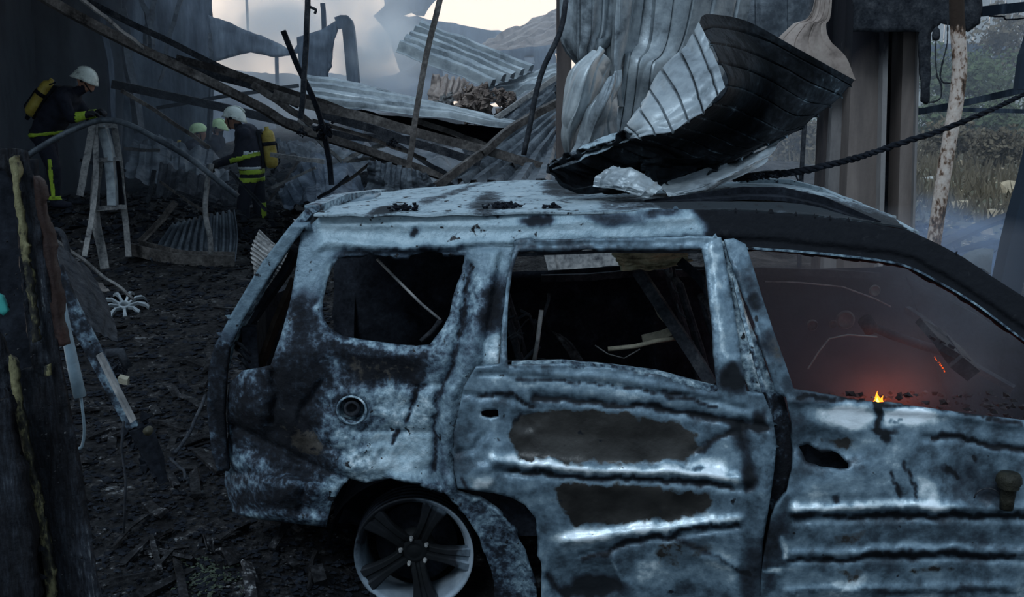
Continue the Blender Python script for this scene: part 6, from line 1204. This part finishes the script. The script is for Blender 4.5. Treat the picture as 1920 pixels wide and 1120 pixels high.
    # gloves: palm, four fingers and a thumb each, curled
    for s in 'LR':
        e_, hnd = V3('elb' + s), V3('hand' + s); d = (hnd - e_).normalized(); up = Vector((0, 0, 1)); sd = d.cross(up).normalized(); n2 = sd.cross(d).normalized(); g2 = []
        pc = hnd + d * .05; g2 += [(hnd, pc + d * .03, .042, .042)]
        for i, ln in enumerate((.075, .085, .08, .06)):
            b0 = pc + d * .045 + sd * (.033 - .022 * i); k1 = b0 + d * ln * .45 - n2 * .015; k2 = k1 + d * ln * .25 - n2 * ln * .4; k3 = k2 - n2 * ln * .3 - d * ln * .15
            g2 += [(b0, k1, .0125, .0115), (k1, k2, .0115, .0105), (k2, k3, .0105, .009)]
        t0 = hnd + d * .03 + sd * .035; g2 += [(t0, t0 + d * .04 + sd * .022 - n2 * .012, .015, .012), (t0 + d * .04 + sd * .022 - n2 * .012, t0 + d * .065 + sd * .012 - n2 * .035, .012, .010)]
        gm = capsule_union(g2, .007, 'glove'); gm.materials.clear(); gm.materials.append(M['glove']); link('glove', gm, None, root, True, loc=(0, 0, 0))
    if cyl:
        ax = (shc - hipc).normalized(); bk = Vector((-face * ax.z, 0, face * ax.x)); ct = shc + bk * .27 + ax * .04
        m = MB(); m.lathe([(0, 0), (.05, .005), (.082, .04), (.088, .10), (.088, .42), (.075, .48), (.03, .51), (.028, .55), (0, .55)], ct - ax * .52, ax, 20); cy = sub(m, 'air_cylinder', M['cylinder'], root)
        m = MB(); m.lathe([(.088, 0), (.094, .0), (.094, .05), (.088, .05)], ct - ax * .22, ax, 20); sub(m, 'cylinder_strap', M['black'], cy)
        m = MB(); m.lathe([(0, -.03), (.025, -.02), (.03, .02), (0, .03)], ct - ax * .56, ax, 10); m.tube([ct - ax * .56, ct - ax * .45 + bk * .11, ct - ax * .2 + bk * .1, ct - ax * .02 + Vector((face * .1, -.08, 0))], .009, 6); sub(m, 'valve_hose', M['black'], cy)
        m = MB(); m.sweep([ct - ax * .5 - bk * .10, ct - ax * .25 - bk * .09, ct - bk * .1], prof_tube(.22, .03), up=bk); sub(m, 'back_plate', M['black'], root)
    return root
fb = G(468, 452); fb.y = 14.2; fb.x = P(468, 452, 14.2).x; fb.z = P(468, 452, 14.2).z
JB = dict(ankL=(-.02, -.13, .09), ankR=(.14, .12, .09), kneeL=(-.03, -.13, .50), kneeR=(.12, .12, .50), hipL=(.07, -.10, .93), hipR=(.09, .10, .93), shL=(.04, -.19, 1.42), shR=(.02, .19, 1.42), elbL=(-.04, -.27, 1.13), elbR=(-.14, .20, 1.12), handL=(-.30, -.17, 1.04), handR=(-.34, .05, 1.06), head=(-.13, 0, 1.60), tilt=.12)
firefighter('firefighter in white helmet standing side-on with yellow air cylinder and hi-vis bands', JB, fb, -1, 'helmet', True,
            bands=[(lambda c: 1.09 < c.z - .25 * c.x < 1.145 and c.x > -.13, 'hivis', 'chest_band'), (lambda c: .965 < c.z < 1.005 and c.x > -.13, 'silver', 'waist_tape'), (lambda c: .90 < c.z < .96 and c.x > -.14, 'hivis', 'waist_band'), (lambda c: .80 < c.z < .85 and c.x > -.16, 'hivis', 'hem_band'),
                   (lambda c: 1.16 < c.z < 1.20 and c.x > .04 and c.y < -.02, 'silver', 'sleeve_tape'), (lambda c: .06 < c.z < .5 and c.x > .165 and abs(c.y - .09) < .045, 'hivis', 'trouser_stripe')])
fa = P(112, 388, 13.6)
JA = dict(ankL=(.0, -.13, .09), ankR=(-.12, .14, .09), kneeL=(.02, -.13, .50), kneeR=(-.10, .14, .50), hipL=(-.12, -.10, .92), hipR=(-.14, .10, .92), shL=(.22, -.19, 1.38), shR=(.20, .19, 1.38), elbL=(.34, -.26, 1.12), elbR=(.36, .22, 1.14), handL=(.50, -.20, 1.16), handR=(.52, .12, 1.18), head=(.46, 0, 1.56), tilt=.5)
firefighter('stooping firefighter in white helmet with slanted yellow cylinder beside the tall dark wall', JA, fa, 1, 'helmet', True,
            bands=[(lambda c: .91 < c.z - .1 * c.x < .95 and c.x < .1, 'hivis', 'waist_band'), (lambda c: .40 < c.x < .50 and 1.05 < c.z < 1.25 and abs(c.y) > .04, 'hivis', 'cuff_band'), (lambda c: .12 < c.z < .62 and c.y < -.185 and abs(c.x - .01) < .022, 'hivis', 'trouser_stripe'), (lambda c: .1 < c.z < .15 and c.y < 0, 'hivis', 'ankle_band')])
JC = dict(ankL=(.0, -.16, .09), ankR=(-.05, .16, .09), kneeL=(.16, -.16, .42), kneeR=(.14, .16, .42), hipL=(-.10, -.10, .62), hipR=(-.12, .10, .62), shL=(-.02, -.19, 1.02), shR=(-.04, .19, 1.02), elbL=(.10, -.25, .80), elbR=(.10, .25, .80), handL=(.30, -.16, .76), handR=(.30, .14, .76), head=(.06, 0, 1.24), tilt=-.1)
pc_ = P(372, 247, 18.2); firefighter('crouching firefighter in pale green helmet with small yellow cylinder behind the rod', JC, (pc_.x - .05, 18.2, pc_.z - 1.28), 1, 'helmetgreen', True, bands=[(lambda c: .66 < c.z < .72, 'hivis', 'waist_band')])
pd_ = P(410, 238, 19.0); firefighter('crouching firefighter in pale green helmet nearest the standing one', {**JC, 'tilt': .1, 'head': (.03, 0, 1.24)}, (pd_.x - .03, 19.0, pd_.z - 1.28), -1, 'helmetgreen', False, bands=[(lambda c: .66 < c.z < .72, 'hivis', 'waist_band')])

# ------------------------------------------------------------------ smoke and haze
hazebox('hall_haze', 'blue haze hanging through the collapsed hall', (-30, 13.4, -.4), (5.2, 40, 9), volmat('hall_haze_air', (.66, .76, .90), .030, (.3, .33, .38)))
hazebox('far_haze', 'thin haze over the far field and roofs', (-50, 40.5, -.4), (50, 58, 12), volmat('far_haze_air', (.6, .72, .88), .007, (.3, .34, .4)))
hazebox('field_haze', 'light haze over the weedy field', (5.4, 14, -.4), (40, 40, 9), volmat('field_haze_air', (.66, .74, .86), .005, (.3, .33, .38)))
white_s = volmat('white_smoke', (.985, .99, .995), 1.5, noise=1.8, puff=True)
blue_s = volmat('blue_smoke', (.50, .70, 1.0), 1.3, noise=2.2, puff=True)
puff('smoke_plume', 'white smoke billowing up behind the bent post', P(712, 96, 17.5), (1.0, 1.1, .95), volmat('thick_white_smoke', (.985, .99, .995), 5.0, noise=1.6, puff=True))
puff('smoke_plume', 'grey-blue smoke lying low between bent post and ribbed sheet', P(690, 165, 18.5), (1.5, 1.2, .5), volmat('grey_smoke', (.78, .86, .96), 3.0, noise=1.8, puff=True))
puff('smoke_plume', 'pale smoke drifting up to the sky over the beams', P(620, 20, 21), (2.2, 1.6, 1.6), white_s)
puff('smoke_plume', 'thin smoke over the hanging roof sheet', P(480, 70, 22), (2.2, 2, 1.5), white_s)
puff('smoke_plume', 'low smoke drifting between the beams behind the bent post', P(590, 190, 18.5), (1.7, 1.2, .9), white_s)
puff('blue_smoke_bank', 'blue smoke rolling along the ground beside the car bonnet', P(1870, 470, 10.4), (1.7, 1.2, .6), blue_s)
puff('blue_smoke_bank', 'blue smoke wisp at the foot of the column', P(1738, 420, 11), (.5, .5, .6), blue_s)
cab = volmat('cabin_smoke_air', (.66, .72, .84), .17, (.3, .3, .3))
hazebox('cabin_smoke', 'smoke filling the front cabin behind the door', (.98, 4.20, .35), (2.3, 5.38, 1.36), cab)
puff('fire_smoke', 'smoke curling over the small fire inside the front cabin', P(1670, 695, 4.75), (.55, .40, .32), volmat('fire_smoke_air', (.70, .66, .66), .95, noise=1.2, puff=True))
